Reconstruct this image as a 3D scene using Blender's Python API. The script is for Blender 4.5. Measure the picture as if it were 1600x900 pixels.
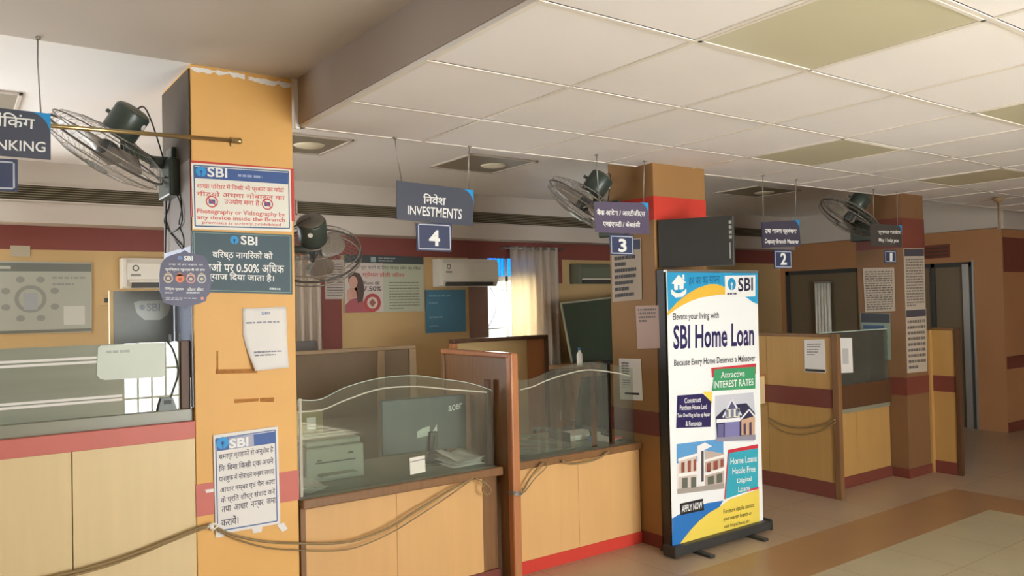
import bpy, bmesh, math, random
from mathutils import Vector, Matrix

# ------------------------------------------------------------------ scene, camera, light
for o in list(bpy.data.objects):
    bpy.data.objects.remove(o)
SC = bpy.context.scene
COL = SC.collection
random.seed(4)

SC.view_settings.view_transform = 'Standard'
SC.view_settings.look = 'None'
SC.view_settings.gamma = 1.0
SC.view_settings.use_curve_mapping = False
SC.view_settings.exposure = 0.52

def make_camera():
    yaw, pit, rol = 0.62197, 0.02072, -0.02245
    fw = Vector((math.sin(yaw)*math.cos(pit), math.cos(yaw)*math.cos(pit), math.sin(pit)))
    rt = Vector((math.cos(yaw), -math.sin(yaw), 0))
    up = rt.cross(fw)
    r2 = rt*math.cos(rol) + up*math.sin(rol)
    u2 = -rt*math.sin(rol) + up*math.cos(rol)
    cd = bpy.data.cameras.new('camera')
    cd.sensor_width = 36.0
    cd.lens = 1229.3/1600*36.0
    cd.clip_start = 0.05
    c = bpy.data.objects.new('camera', cd)
    m = Matrix((r2, u2, -fw)).transposed().to_4x4()
    m.translation = (0, 0, 1.75)
    c.matrix_world = m
    COL.objects.link(c)
    SC.camera = c
make_camera()

# daylight outside: a pale sky, and the light that falls through the windows
w = bpy.data.worlds.new('sky')
SC.world = w
w.use_nodes = True
bg = w.node_tree.nodes['Background']
bg.inputs[0].default_value = (0.86, 0.94, 1.0, 1)
bg.inputs[1].default_value = 3.0

def area(name, loc, rot, sx, sy, power, col):
    l = bpy.data.lights.new(name, 'AREA')
    l.shape = 'RECTANGLE'; l.size = sx; l.size_y = sy
    l.energy = power; l.color = col
    o = bpy.data.objects.new(name, l)
    o.location = loc; o.rotation_euler = rot
    COL.objects.link(o)
    return o
# entrance glazing behind the camera (light just outside its bars)
area('daylight_entrance', (3.2, -3.62, 1.35), (math.radians(90), 0, 0), 2.5, 2.3, 275.0, (0.95, 0.97, 1.0))
# low sun falling on the floor just inside the entrance
sl = bpy.data.lights.new('sun', 'SUN'); sl.energy = 70.0; sl.angle = math.radians(2); sl.color = (0.86, 0.95, 1.0)
so = bpy.data.objects.new('sun', sl); so.rotation_euler = (math.radians(35), 0, math.radians(-8)); so.location = (3, -8, 9); COL.objects.link(so)
# window in the side wall of the staff area
area('daylight_staff', (-3.12, 5.9, 1.75), (math.radians(90), 0, math.radians(-90)), 1.8, 1.3, 60.0, (0.9, 0.96, 1.0))
# unseen fill added to lift the staff ceiling, behind an added rear window
area('added_rear_fill', (-1.2, 7.98, 1.65), (math.radians(-90), 0, 0), 2.4, 1.5, 115.0, (0.93, 0.97, 1.0))
# narrow window in the rear wall
area('daylight_rear', (5.48, 7.95, 1.62), (math.radians(-90), 0, 0), 0.6, 0.8, 50.0, (1.0, 0.98, 0.92))

# ------------------------------------------------------------------ helpers
def s2l(c):
    c = c/255.0
    return c/12.92 if c <= 0.04045 else ((c+0.055)/1.055)**2.4
def lin(rgb, k=1.0):
    return tuple(s2l(v)*k for v in rgb) + (1.0,)

MATS = {}
def mat(name, rgb, rough=0.55, spec=0.35, metal=0.0, var=0.06, scale=6.0, bump=0.0, stretch=None, rgb2=None):
    """painted / laminated surface with a little procedural mottling"""
    if name in MATS: return MATS[name]
    m = bpy.data.materials.new(name); m.use_nodes = True
    nt = m.node_tree; N = nt.nodes; L = nt.links
    p = N['Principled BSDF']
    p.inputs['Roughness'].default_value = rough
    p.inputs['Specular IOR Level'].default_value = spec
    p.inputs['Metallic'].default_value = metal
    if var > 0:
        tc = N.new('ShaderNodeTexCoord')
        mp = N.new('ShaderNodeMapping')
        if stretch: mp.inputs['Scale'].default_value = stretch
        nz = N.new('ShaderNodeTexNoise'); nz.inputs['Scale'].default_value = scale
        nz.inputs['Detail'].default_value = 5.0
        cr = N.new('ShaderNodeMix'); cr.data_type = 'RGBA'
        a = lin(rgb, 1.0-var*2); b = lin(rgb2) if rgb2 else lin(rgb, 1.0+var*1.2)
        cr.inputs[6].default_value = a; cr.inputs[7].default_value = b
        L.new(tc.outputs['Object'], mp.inputs['Vector'])
        L.new(mp.outputs['Vector'], nz.inputs['Vector'])
        L.new(nz.outputs['Fac'], cr.inputs[0])
        L.new(cr.outputs[2], p.inputs['Base Color'])
        if bump > 0:
            bm = N.new('ShaderNodeBump'); bm.inputs['Strength'].default_value = bump
            bm.inputs['Distance'].default_value = 0.01
            L.new(nz.outputs['Fac'], bm.inputs['Height'])
            L.new(bm.outputs['Normal'], p.inputs['Normal'])
    else:
        p.inputs['Base Color'].default_value = lin(rgb)
    MATS[name] = m
    return m

def ink(rgb):
    rgb = tuple(int(v) for v in rgb)
    return mat('print_%02x%02x%02x' % rgb, rgb, 0.45, 0.3, var=0)

def glass_mat(name, tint, veil, veil_rgb, rough=0.0, ior=1.5):
    """clear sheet: fresnel mirror + see-through, with a film of dust that scatters light"""
    if name in MATS: return MATS[name]
    m = bpy.data.materials.new(name); m.use_nodes = True
    nt = m.node_tree; N = nt.nodes; L = nt.links
    N.remove(N['Principled BSDF'])
    out = N['Material Output']
    tr = N.new('ShaderNodeBsdfTransparent'); tr.inputs[0].default_value = lin(tint)
    df = N.new('ShaderNodeBsdfDiffuse'); df.inputs[0].default_value = lin(veil_rgb)
    gl = N.new('ShaderNodeBsdfGlossy'); gl.inputs['Roughness'].default_value = rough
    fr = N.new('ShaderNodeFresnel'); fr.inputs['IOR'].default_value = ior
    nz = N.new('ShaderNodeTexNoise'); nz.inputs['Scale'].default_value = 3.0
    ma = N.new('ShaderNodeMapRange'); ma.inputs[3].default_value = veil*0.7; ma.inputs[4].default_value = veil*1.3
    L.new(nz.outputs['Fac'], ma.inputs[0])
    m1 = N.new('ShaderNodeMixShader'); m2 = N.new('ShaderNodeMixShader')
    L.new(ma.outputs[0], m1.inputs[0])
    L.new(tr.outputs[0], m1.inputs[1]); L.new(df.outputs[0], m1.inputs[2])
    L.new(fr.outputs[0], m2.inputs[0])
    L.new(m1.outputs[0], m2.inputs[1]); L.new(gl.outputs[0], m2.inputs[2])
    L.new(m2.outputs[0], out.inputs['Surface'])
    MATS[name] = m
    return m

WLOC = {}                       # world location of every parent, so that parts keep local coordinates
def tag(o, label=None, cat=None, group=None, kind=None):
    if label: o['label'] = label
    if cat: o['category'] = cat
    if group: o['group'] = group
    if kind: o['kind'] = kind
    return o
def thing(name, label, cat, loc, group=None, kind=None):
    o = bpy.data.objects.new(name, None)
    o.empty_display_size = 0.1
    o.location = loc; COL.objects.link(o)
    WLOC[o] = Vector(loc)
    return tag(o, label, cat, group, kind)
def place(o, parent):
    """link a mesh object whose vertices are in world coordinates under its parent (or give it its own origin)"""
    COL.objects.link(o)
    me = o.data
    if parent is not None:
        base = WLOC[parent]
        o.parent = parent
        me.transform(Matrix.Translation(-base)); WLOC[o] = base
    else:
        vs = [v.co for v in me.vertices]
        c = Vector(((min(v.x for v in vs)+max(v.x for v in vs))/2, (min(v.y for v in vs)+max(v.y for v in vs))/2, min(v.z for v in vs)))
        me.transform(Matrix.Translation(-c)); o.location = c; WLOC[o] = c
    return o

class MB:
    def __init__(s): s.bm = bmesh.new()
    def box(s, x0, x1, y0, y1, z0, z1, bev=0.0, M=None, seg=2):
        b = bmesh.new()
        bmesh.ops.create_cube(b, size=1.0)
        for v in b.verts:
            v.co = Vector(((x0+x1)/2+v.co.x*(x1-x0), (y0+y1)/2+v.co.y*(y1-y0), (z0+z1)/2+v.co.z*(z1-z0)))
        if bev > 0:
            bmesh.ops.bevel(b, geom=b.edges[:], offset=bev, segments=seg, profile=0.5, affect='EDGES')
        s.add(b, M); return s
    def add(s, b, M=None):
        if M is not None: bmesh.ops.transform(b, matrix=M, verts=b.verts[:])
        me = bpy.data.meshes.new('tmp'); b.to_mesh(me); b.free()
        s.bm.from_mesh(me); bpy.data.meshes.remove(me)
        return s
    def tube(s, pts, r, n=8, closed=False):
        pts = [Vector(p) for p in pts]; k = len(pts); rings = []
        nrm = None
        for i, p in enumerate(pts):
            if closed: t = pts[(i+1) % k]-pts[i-1]
            else: t = pts[min(i+1, k-1)]-pts[max(i-1, 0)]
            t.normalize()
            if nrm is None:
                a = Vector((0, 0, 1)) if abs(t.z) < 0.9 else Vector((1, 0, 0))
                nrm = t.cross(a).normalized()
            else:
                nrm = (nrm - t*nrm.dot(t)).normalized()
            bi = t.cross(nrm)
            rr = r[i] if isinstance(r, (list, tuple)) else r
            rings.append([s.bm.verts.new(p+nrm*math.cos(2*math.pi*j/n)*rr+bi*math.sin(2*math.pi*j/n)*rr) for j in range(n)])
        for i in range(k if closed else k-1):
            a, b = rings[i], rings[(i+1) % k]
            for j in range(n):
                f = s.bm.faces.new((a[j], a[(j+1) % n], b[(j+1) % n], b[j])); f.smooth = True
        if not closed:
            s.bm.faces.new(rings[0][::-1]); s.bm.faces.new(rings[-1])
        return s
    def lathe(s, prof, c, axis, n=24):
        """prof: (radius, height along axis)"""
        ax = Vector(axis).normalized()
        a = Vector((0, 0, 1)) if abs(ax.z) < 0.9 else Vector((1, 0, 0))
        u = ax.cross(a).normalized(); v = ax.cross(u); c = Vector(c)
        rings = []
        for r, h in prof:
            rings.append([s.bm.verts.new(c+ax*h+(u*math.cos(2*math.pi*j/n)+v*math.sin(2*math.pi*j/n))*max(r, 1e-4)) for j in range(n)])
        for i in range(len(prof)-1):
            for j in range(n):
                f = s.bm.faces.new((rings[i][j], rings[i][(j+1) % n], rings[i+1][(j+1) % n], rings[i+1][j])); f.smooth = True
        s.bm.faces.new(rings[0][::-1]); s.bm.faces.new(rings[-1])
        return s
    def prism(s, pts, ext):
        ext = Vector(ext)
        a = [s.bm.verts.new(Vector(p)) for p in pts]; b = [s.bm.verts.new(Vector(p)+ext) for p in pts]
        k = len(pts)
        s.bm.faces.new(a[::-1]); s.bm.faces.new(b)
        for i in range(k):
            s.bm.faces.new((a[i], a[(i+1) % k], b[(i+1) % k], b[i]))
        return s
    def quad(s, *p):
        s.bm.faces.new([s.bm.verts.new(Vector(q)) for q in p]); return s
    def grid(s, fn, nu, nv, smooth=True):
        vs = [[s.bm.verts.new(Vector(fn(i/nu, j/nv))) for j in range(nv+1)] for i in range(nu+1)]
        for i in range(nu):
            for j in range(nv):
                f = s.bm.faces.new((vs[i][j], vs[i+1][j], vs[i+1][j+1], vs[i][j+1])); f.smooth = smooth
        return s
    def build(s, name, m, parent=None, M=None, kind=None, label=None, solid=None):
        if M is not None: bmesh.ops.transform(s.bm, matrix=M, verts=s.bm.verts[:])
        bmesh.ops.recalc_face_normals(s.bm, faces=s.bm.faces[:])
        me = bpy.data.meshes.new(name); s.bm.to_mesh(me); s.bm.free()
        for x in (m if isinstance(m, (list, tuple)) else [m]): me.materials.append(x)
        o = bpy.data.objects.new(name, me)
        place(o, parent)
        if solid:
            md = o.modifiers.new('thickness', 'SOLIDIFY'); md.thickness = solid
        if kind: o['kind'] = kind
        if label: o['label'] = label
        return o

def smooth_path(pts, n=6):
    """Catmull-Rom through the points"""
    P = [Vector(p) for p in pts]; P = [P[0]*2-P[1]]+P+[P[-1]*2-P[-2]]
    out = []
    for i in range(1, len(P)-2):
        for k in range(n):
            t = k/n
            out.append(0.5*((2*P[i])+(P[i+1]-P[i-1])*t+(2*P[i-1]-5*P[i]+4*P[i+1]-P[i+2])*t*t+(3*P[i]-P[i-1]-3*P[i+1]+P[i+2])*t**3))
    out.append(P[-2])
    return out

# ---- lettering
TXT = {}
def text_mesh(s, bold):
    key = (s, bold)
    if key in TXT: return TXT[key]
    cu = bpy.data.curves.new('t', 'FONT'); cu.body = s; cu.offset = bold; cu.resolution_u = 3
    o = bpy.data.objects.new('t', cu); COL.objects.link(o)
    dg = bpy.context.evaluated_depsgraph_get()
    me = bpy.data.meshes.new_from_object(o.evaluated_get(dg))
    vs = [(v.co.x, v.co.y) for v in me.vertices]; fs = [tuple(p.vertices) for p in me.polygons]
    bpy.data.objects.remove(o); bpy.data.curves.remove(cu); bpy.data.meshes.remove(me)
    x0 = min(v[0] for v in vs); x1 = max(v[0] for v in vs); y0 = min(v[1] for v in vs); y1 = max(v[1] for v in vs)
    vs = [((x-x0)/(x1-x0), (y-y0)/(y1-y0)) for x, y in vs]
    TXT[key] = (vs, fs)
    return TXT[key]

class Sheet:
    """printing on a flat face; plane 'y' faces -Y with coordinates (X, Z), plane 'x' faces -X with (Y, Z)"""
    def __init__(s, ax, val): s.ax = ax; s.val = val; s.acc = {}; s.n = 0
    def P(s, a, b, lay):
        d = s.val-0.0006*lay
        return Vector((a, d, b)) if s.ax == 'y' else Vector((d, a, b))
    def slot(s, name, rgb):
        if name not in s.acc: s.acc[name] = (bmesh.new(), [])
        bm, ms = s.acc[name]; m = ink(rgb)
        if m not in ms: ms.append(m)
        return bm, ms.index(m)
    def poly(s, pts, rgb, lay=1, name='print'):
        bm, i = s.slot(name, rgb)
        f = bm.faces.new([bm.verts.new(s.P(a, b, lay)) for a, b in pts]); f.material_index = i
    def rect(s, a0, b0, a1, b1, rgb, lay=1, name='print'):
        s.poly([(a0, b0), (a1, b0), (a1, b1), (a0, b1)], rgb, lay, name)
    def disc(s, c, r, rgb, lay=1, name='logo', r2=None, n=24, ry=None):
        ry = ry or r
        bm, i = s.slot(name, rgb)
        if r2 is None:
            f = bm.faces.new([bm.verts.new(s.P(c[0]+r*math.cos(2*math.pi*k/n), c[1]+ry*math.sin(2*math.pi*k/n), lay)) for k in range(n)]); f.material_index = i
        else:
            q = r2/r
            o = [bm.verts.new(s.P(c[0]+r*math.cos(2*math.pi*k/n), c[1]+ry*math.sin(2*math.pi*k/n), lay)) for k in range(n)]
            e = [bm.verts.new(s.P(c[0]+r*q*math.cos(2*math.pi*k/n), c[1]+ry*q*math.sin(2*math.pi*k/n), lay)) for k in range(n)]
            for k in range(n):
                f = bm.faces.new((o[k], o[(k+1) % n], e[(k+1) % n], e[k])); f.material_index = i
    def strip(s, pts, w, rgb, lay=1, name='print'):
        for (a0, b0), (a1, b1) in zip(pts[:-1], pts[1:]):
            d = Vector((a1-a0, b1-b0)); n = Vector((-d.y, d.x)).normalized()*w/2
            s.poly([(a0+n.x, b0+n.y), (a0-n.x, b0-n.y), (a1-n.x, b1-n.y), (a1+n.x, b1+n.y)], rgb, lay, name)
    def text(s, body, q, rgb, lay=2, name='lettering', bold=0.012):
        """q: corners TL, TR, BR, BL (or just TL, BR for an upright box)"""
        if len(q) == 2:
            (a0, b1), (a1, b0) = q; q = [(a0, b1), (a1, b1), (a1, b0), (a0, b0)]
        vs, fs = text_mesh(body, bold)
        s.n += 1
        bm, i = s.slot('%s#%d' % (name, s.n), rgb)
        V = []
        for u, v in vs:
            a = (q[3][0]*(1-u)+q[2][0]*u)*(1-v)+(q[0][0]*(1-u)+q[1][0]*u)*v
            b = (q[3][1]*(1-u)+q[2][1]*u)*(1-v)+(q[0][1]*(1-u)+q[1][1]*u)*v
            V.append(bm.verts.new(s.P(a, b, lay)))
        for f in fs:
            try:
                g = bm.faces.new([V[k] for k in f]); g.material_index = i
            except ValueError: pass
    def dashes(s, q, rows, rgb, lay=2, name='small_print', fill=0.55, seed=1, gap=0.12):
        """lines of print too small to read"""
        rn = random.Random(seed)
        s.n += 1; key = '%s#%d' % (name, s.n)
        if len(q) == 2:
            (a0, b1), (a1, b0) = q; q = [(a0, b1), (a1, b1), (a1, b0), (a0, b0)]
        def at(u, v):
            return ((q[0][0]*(1-u)+q[1][0]*u)*(1-v)+(q[3][0]*(1-u)+q[2][0]*u)*v, (q[0][1]*(1-u)+q[1][1]*u)*(1-v)+(q[3][1]*(1-u)+q[2][1]*u)*v)
        for r in range(rows):
            v0 = (r+0.5-fill/2)/rows; v1 = (r+0.5+fill/2)/rows
            u = 0.0
            end = 1.0 if r < rows-1 else rn.uniform(0.4, 0.95)
            while u < end:
                wd = rn.uniform(0.06, 0.17); u1 = min(u+wd, end)
                s.poly([at(u, v0), at(u1, v0), at(u1, v1), at(u, v1)], rgb, lay, key)
                u = u1+gap*0.25*rn.uniform(0.6, 1.4)
    def logo(s, c, r, rgb, back, lay=2):
        """round keyhole mark"""
        s.disc(c, r, rgb, lay, 'logo', ry=r)
        s.disc(c, r*0.27, back, lay+1, 'logo')
        s.rect(c[0]-r*0.09, c[1]-r*1.02, c[0]+r*0.09, c[1], back, lay+1, 'logo')
    def finish(s, parent):
        for name, (bm, ms) in s.acc.items():
            name = name.split('#')[0]
            me = bpy.data.meshes.new(name); bm.to_mesh(me); bm.free()
            for m in ms: me.materials.append(m)
            place(bpy.data.objects.new(name, me), parent)

def board(name, label, cat, ax, val, pts, th, m, group=None, part='panel', parent=None):
    """a flat thing (poster, sign, paper) of its outline pts, standing out from the face by th; returns (thing, Sheet on its front)"""
    if ax == 'y':
        P = [(a, val, b) for a, b in pts]; ext = (0, th, 0)
    else:
        P = [(val, a, b) for a, b in pts]; ext = (th, 0, 0)
    if parent is None:
        ca = (min(p[0] for p in pts)+max(p[0] for p in pts))/2; cb = min(p[1] for p in pts)
        parent = thing(name, label, cat, (ca, val, cb) if ax == 'y' else (val, ca, cb), group)
    MB().prism(P, ext).build(part, m, parent)
    return parent, Sheet(ax, val)

# ------------------------------------------------------------------ materials
ORANGE = (232, 180, 104)
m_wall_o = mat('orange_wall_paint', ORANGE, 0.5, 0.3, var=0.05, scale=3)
m_tan = mat('tan_wall_paint', (208, 176, 124), 0.6, 0.3, var=0.05, scale=2)
m_brownwall = mat('brown_orange_wall_paint', (184, 134, 92), 0.6, 0.3, var=0.05, scale=2)
m_maroon = mat('maroon_paint', (140, 78, 70), 0.55, 0.3, var=0.05, scale=3)
m_red = mat('red_paint', (206, 66, 52), 0.5, 0.3, var=0.05, scale=4)
m_redband = mat('faded_red_laminate', (204, 112, 98), 0.45, 0.35, var=0.06, scale=3)
m_redbrown = mat('red_brown_laminate', (124, 66, 54), 0.45, 0.35, var=0.05, scale=4)
m_white = mat('white_ceiling_paint', (246, 243, 240), 0.75, 0.2, var=0.03, scale=1.2)
m_shadeceil = mat('shade_tinted_ceiling', (198, 188, 177), 0.75, 0.2, var=0.04, scale=0.8)
m_offwhite = mat('off_white_plaster', (206, 196, 184), 0.75, 0.2, var=0.04, scale=1.0)
m_tile = mat('ceiling_tile', (247, 243, 243), 0.8, 0.15, var=0.025, scale=2.0)
m_tbar = mat('ceiling_t_bar', (236, 228, 218), 0.5, 0.3, var=0)
m_gap = mat('dark_gap', (60, 52, 46), 0.8, 0.1, var=0)
m_diff = mat('light_diffuser', (214, 208, 180), 0.35, 0.4, var=0.02, scale=2)
m_lam = mat('beige_laminate', (224, 200, 150), 0.4, 0.35, var=0.04, scale=3, stretch=(6, 6, 0.5))
m_lamo = mat('orange_laminate', (220, 174, 114), 0.4, 0.35, var=0.05, scale=3, stretch=(6, 6, 0.5))
m_lamy = mat('yellow_wood_laminate', (192, 150, 88), 0.42, 0.35, var=0.06, scale=3, stretch=(7, 7, 0.5))
m_wood = mat('brown_wood', (136, 98, 62), 0.4, 0.4, var=0.12, scale=5, stretch=(9, 9, 0.7))
m_woodl = mat('orange_varnished_wood', (186, 122, 78), 0.35, 0.45, var=0.1, scale=5, stretch=(9, 9, 0.7))
m_woodd = mat('dark_brown_wood', (96, 66, 44), 0.45, 0.35, var=0.1, scale=5, stretch=(8, 8, 0.8))
m_top = mat('grey_green_worktop', (142, 142, 122), 0.3, 0.4, var=0.05, scale=5)
m_black = mat('black_plastic', (60, 60, 58), 0.4, 0.4, var=0)
m_dark = mat('dark_grey_plastic', (70, 70, 66), 0.5, 0.4, var=0)
m_green = mat('dark_green_enamel', (62, 72, 64), 0.35, 0.5, var=0.05, scale=8)
m_grey = mat('grey_plastic', (168, 168, 160), 0.5, 0.35, var=0.02)
m_lgrey = mat('light_grey_plastic', (206, 206, 194), 0.45, 0.35, var=0.02)
m_whitep = mat('white_plastic', (232, 228, 214), 0.4, 0.4, var=0.01)
m_paper = mat('white_paper', (236, 232, 226), 0.7, 0.2, var=0.03, scale=5)
m_steel = mat('steel_wire', (150, 146, 138), 0.35, 0.5, metal=0.6, var=0)
m_cage = mat('dull_cage_wire', (150, 142, 130), 0.4, 0.5, metal=0.4, var=0)
m_alu = mat('aluminium', (176, 176, 172), 0.35, 0.5, metal=0.8, var=0)
m_brass = mat('brass_pipe', (190, 168, 120), 0.28, 0.5, metal=0.85, var=0)
m_cable = mat('grey_brown_cable', (150, 126, 86), 0.55, 0.3, var=0.05, scale=20)
m_cabled = mat('dark_cable', (54, 52, 48), 0.5, 0.3, var=0)
m_blade = mat('fan_blade', (150, 140, 128), 0.4, 0.4, var=0)
m_slate = mat('slate_sign_board', (72, 76, 90), 0.4, 0.4, var=0.02)
m_purple = mat('purple_grey_sign_board', (96, 86, 108), 0.4, 0.4, var=0.02)
m_navy = mat('navy_sign_board', (58, 66, 96), 0.4, 0.4, var=0.02)
m_teal = mat('dark_teal_board', (58, 82, 90), 0.45, 0.35, var=0.1, scale=4)
m_curtain = mat('pale_curtain', (222, 212, 198), 0.9, 0.1, var=0.04, scale=3)
def translucent(m, k, rgb):
    nt = m.node_tree; N = nt.nodes; p = N['Principled BSDF']
    t = N.new('ShaderNodeBsdfTranslucent'); t.inputs[0].default_value = lin(rgb)
    x = N.new('ShaderNodeMixShader'); x.inputs[0].default_value = k
    nt.links.new(p.outputs[0], x.inputs[1]); nt.links.new(t.outputs[0], x.inputs[2])
    nt.links.new(x.outputs[0], N['Material Output'].inputs['Surface'])
translucent(m_curtain, 0.45, (236, 220, 196))
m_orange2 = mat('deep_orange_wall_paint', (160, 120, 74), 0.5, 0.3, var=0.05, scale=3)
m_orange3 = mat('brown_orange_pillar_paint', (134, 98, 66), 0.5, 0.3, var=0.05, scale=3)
m_darkglass = mat('brown_tinted_glass', (124, 110, 88), 0.15, 0.5, var=0)
m_floor = mat('beige_floor_tile', (188, 164, 138), 0.3, 0.45, var=0.06, scale=2)
m_floor2 = mat('pale_floor_tile', (190, 178, 146), 0.3, 0.45, var=0.08, scale=2)
m_band = mat('brown_floor_tile', (170, 130, 92), 0.3, 0.45, var=0.06, scale=3)
m_board = mat('grey_fabric_board', (150, 152, 148), 0.8, 0.2, var=0.04, scale=30)
m_chair = mat('dark_chair_fabric', (60, 62, 58), 0.85, 0.2, var=0.1, scale=40)
g_left = glass_mat('frosted_film_glass', (150, 160, 148), 0.6, (176, 182, 166), ior=1.85)
g_clear = glass_mat('dusty_clear_glass', (222, 232, 222), 0.16, (184, 184, 166))
m_dimpaper = mat('dim_white_paper', (192, 178, 160), 0.7, 0.2, var=0.04, scale=8)  # white paper; the dim light on it is put into the colour
m_etch = mat('etched_line', (190, 186, 166), 0.6, 0.2, var=0)
g_edge = mat('polished_glass_edge', (190, 205, 190), 0.2, 0.5, var=0)
g_win = glass_mat('window_glass', (235, 240, 240), 0.02, (200, 200, 200))
g_blue = glass_mat('blue_film_glass', (70, 170, 250), 0.05, (90, 150, 220))
m_olive = mat('olive_brown_board', (118, 98, 74), 0.5, 0.3, var=0.06)
m_palewood = mat('pale_brown_wood', (158, 132, 100), 0.45, 0.3, var=0.06)

# ------------------------------------------------------------------ the room
def struct(name, mb, m, parent=None, **k):
    return mb.build(name, m, parent, kind='structure', **k)

X0, X1, YF, YB, ZC, ZS = -3.0, 13.0, -3.5, 7.7, 3.0, 2.736
SX, SY = 1.56, 4.12                       # corner of the lowered ceiling

# tile floor with fine joints between 0.6 m tiles
def joint_floor(m, size, rgb):
    nt = m.node_tree; N = nt.nodes; L = nt.links; p = N['Principled BSDF']
    src = p.inputs['Base Color'].links[0].from_socket
    tc = N.new('ShaderNodeTexCoord'); br = N.new('ShaderNodeTexBrick')
    br.offset = 0.0; br.inputs['Scale'].default_value = 1.0
    br.inputs['Brick Width'].default_value = size; br.inputs['Row Height'].default_value = size
    br.inputs['Mortar Size'].default_value = 0.004; br.inputs['Mortar Smooth'].default_value = 0.2
    mx = N.new('ShaderNodeMix'); mx.data_type = 'RGBA'; mx.inputs[7].default_value = lin(rgb)
    L.new(tc.outputs['Object'], br.inputs['Vector']); L.new(br.outputs['Fac'], mx.inputs[0])
    L.new(src, mx.inputs[6]); L.new(mx.outputs[2], p.inputs['Base Color'])
joint_floor(m_floor, 0.62, (160, 132, 102)); joint_floor(m_floor2, 0.62, (166, 140, 112))

struct('floor', MB().box(X0, X1, YF, YB+0.3, -0.1, 0.0), m_floor)
struct('floor_strip_1', MB().box(-2.5, 7.35, 2.98, 3.49, 0.0, 0.0015).box(6.84, 7.35, -3.0, 2.98, 0.0, 0.0015), m_band)
struct('floor_strip_2', MB().box(-2.5, 6.84, -3.0, 2.98, 0.0, 0.0015), m_floor2)
struct('ceiling', MB().box(X0, X1, 4.13, YB+0.3, ZC, ZC+0.1), m_white)
struct('ceiling_2', MB().box(X0, X1, YF, 4.13, ZC, ZC+0.1), m_shadeceil)  # one ceiling in two tones; the light difference is put into the colours
# lowered tile ceiling over the public hall: tiles, T bars and a boxed-in edge
slab = struct('ceiling_slab', MB().box(SX, X1, YF, SY, ZS, ZC), m_tile)
tb = MB()
for k in range(1, 16):
    x = SX+0.015+0.735*k
    tb.box(x-0.011, x+0.011, YF, SY-0.002, ZS-0.005, ZS)
gy = []
for k in range(0, 11):
    y = 3.47-0.735*k
    if y > YF: tb.box(SX+0.002, X1, y-0.011, y+0.011, ZS-0.0055, ZS); gy.append(y)
struct('ceiling_trim', tb, m_tbar)
gp = MB()
for k in range(1, 16):
    x = SX+0.015+0.735*k
    gp.box(x+0.011, x+0.0145, YF, SY-0.002, ZS-0.0012, ZS)
for y in gy: gp.box(SX+0.002, X1, y-0.0145, y-0.011, ZS-0.0012, ZS)
struct('ceiling_line', gp, m_gap)
eb = MB().box(SX-0.004, SX+0.02, YF, SY+0.004, ZS-0.004, ZS+0.02).box(SX-0.004, X1, SY-0.02, SY+0.004, ZS-0.004, ZS+0.02)
struct('trim_1', eb, m_tbar)
struct('slab_side_shade', MB().box(SX-0.012, SX-0.0005, YF, SY-0.006, ZS+0.015, ZC), mat('shaded_slab_side', (170, 156, 144), 0.7, 0.2, var=0.03, scale=1))  # added face on the slab side; its shade is put into the colour
struct('trim_2', MB().box(1.53, 1.555, SY-0.012, SY+0.004, ZS-0.01, ZC-0.06), m_white)

# outer walls
def holed(axis, v0, v1, a0, a1, b0, b1, holes):
    """wall between planes v0 and v1 with rectangular holes (a, a, b, b)"""
    mb = MB(); cuts = sorted({a0, a1, *[h[0] for h in holes], *[h[1] for h in holes]})
    for p, q in zip(cuts[:-1], cuts[1:]):
        hs = sorted([(h[2], h[3]) for h in holes if h[0] <= p and h[1] >= q]); z = b0
        for lo, hi in hs+[(b1, b1)]:
            if lo > z:
                if axis == 'y': mb.box(p, q, v0, v1, z, lo)
                else: mb.box(v0, v1, p, q, z, lo)
            z = hi
    return mb
ENT = (1.95, 4.44, 0.05, 2.55)
struct('wall_front', holed('y', YF-0.1, YF, X0, X1, 0, ZC, [ENT]), m_offwhite)
struct('wall_left', holed('x', X0-0.1, X0, YF, YB, 0, ZC, [(5.0, 6.8, 1.1, 2.4)]), m_woodd)
struct('wall_rear', holed('y', YB, YB+0.15, X0, 10.8, 0, ZC, [(5.17, 5.80, 1.2, 2.36), (-2.4, 0.0, 0.9, 2.4)]), m_tan)
struct('wall_end', MB().box(X1, X1+0.1, YF, 4.45, 0, ZC), m_brownwall)
struct('wall_right', holed('x', 10.8, 10.95, 4.45, YB+0.15, 0, ZC, [(4.80, 7.62, 0.0, 2.17)]), m_brownwall)
struct('wall_side', MB().box(10.95, X1+0.1, 4.45, 4.6, 0, ZC), m_brownwall)
# painted bands and baseboards of the walls
struct('wall_rear_strip', MB().box(X0, 10.8, YB-0.006, YB, 2.30, 2.52), m_maroon)
struct('wall_rear_strip_2', MB().box(3.10, 3.33, YB-0.005, YB, 0.0, 2.30).box(5.82, 6.3, YB-0.005, YB, 2.0, 2.3), m_maroon)
struct('wall_rear_strip_3', MB().box(4.90, 5.16, YB-0.005, YB, 0.0, 2.30), mat('grey_maroon_paint', (136, 106, 96), 0.55, 0.3, var=0.04))
struct('wall_side_strip', MB().box(10.83, X1, 4.444, 4.45, 2.02, 2.46).box(10.83, X1, 4.444, 4.45, 0.79, 0.95).box(10.8, X1, 4.438, 4.45, 0.0, 0.12), m_redbrown)
# beams below the ceiling: one along the rear wall, one along the end of the hall
struct('beam_1', MB().box(X0, 10.8, 7.42, YB, 2.50, ZC), m_offwhite)
struct('beam_2', MB().box(10.70, 10.80, 4.45, 7.42, 2.58, ZC).box(10.70, X1, 4.38, 4.45, 2.56, ZC), m_offwhite)

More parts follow.
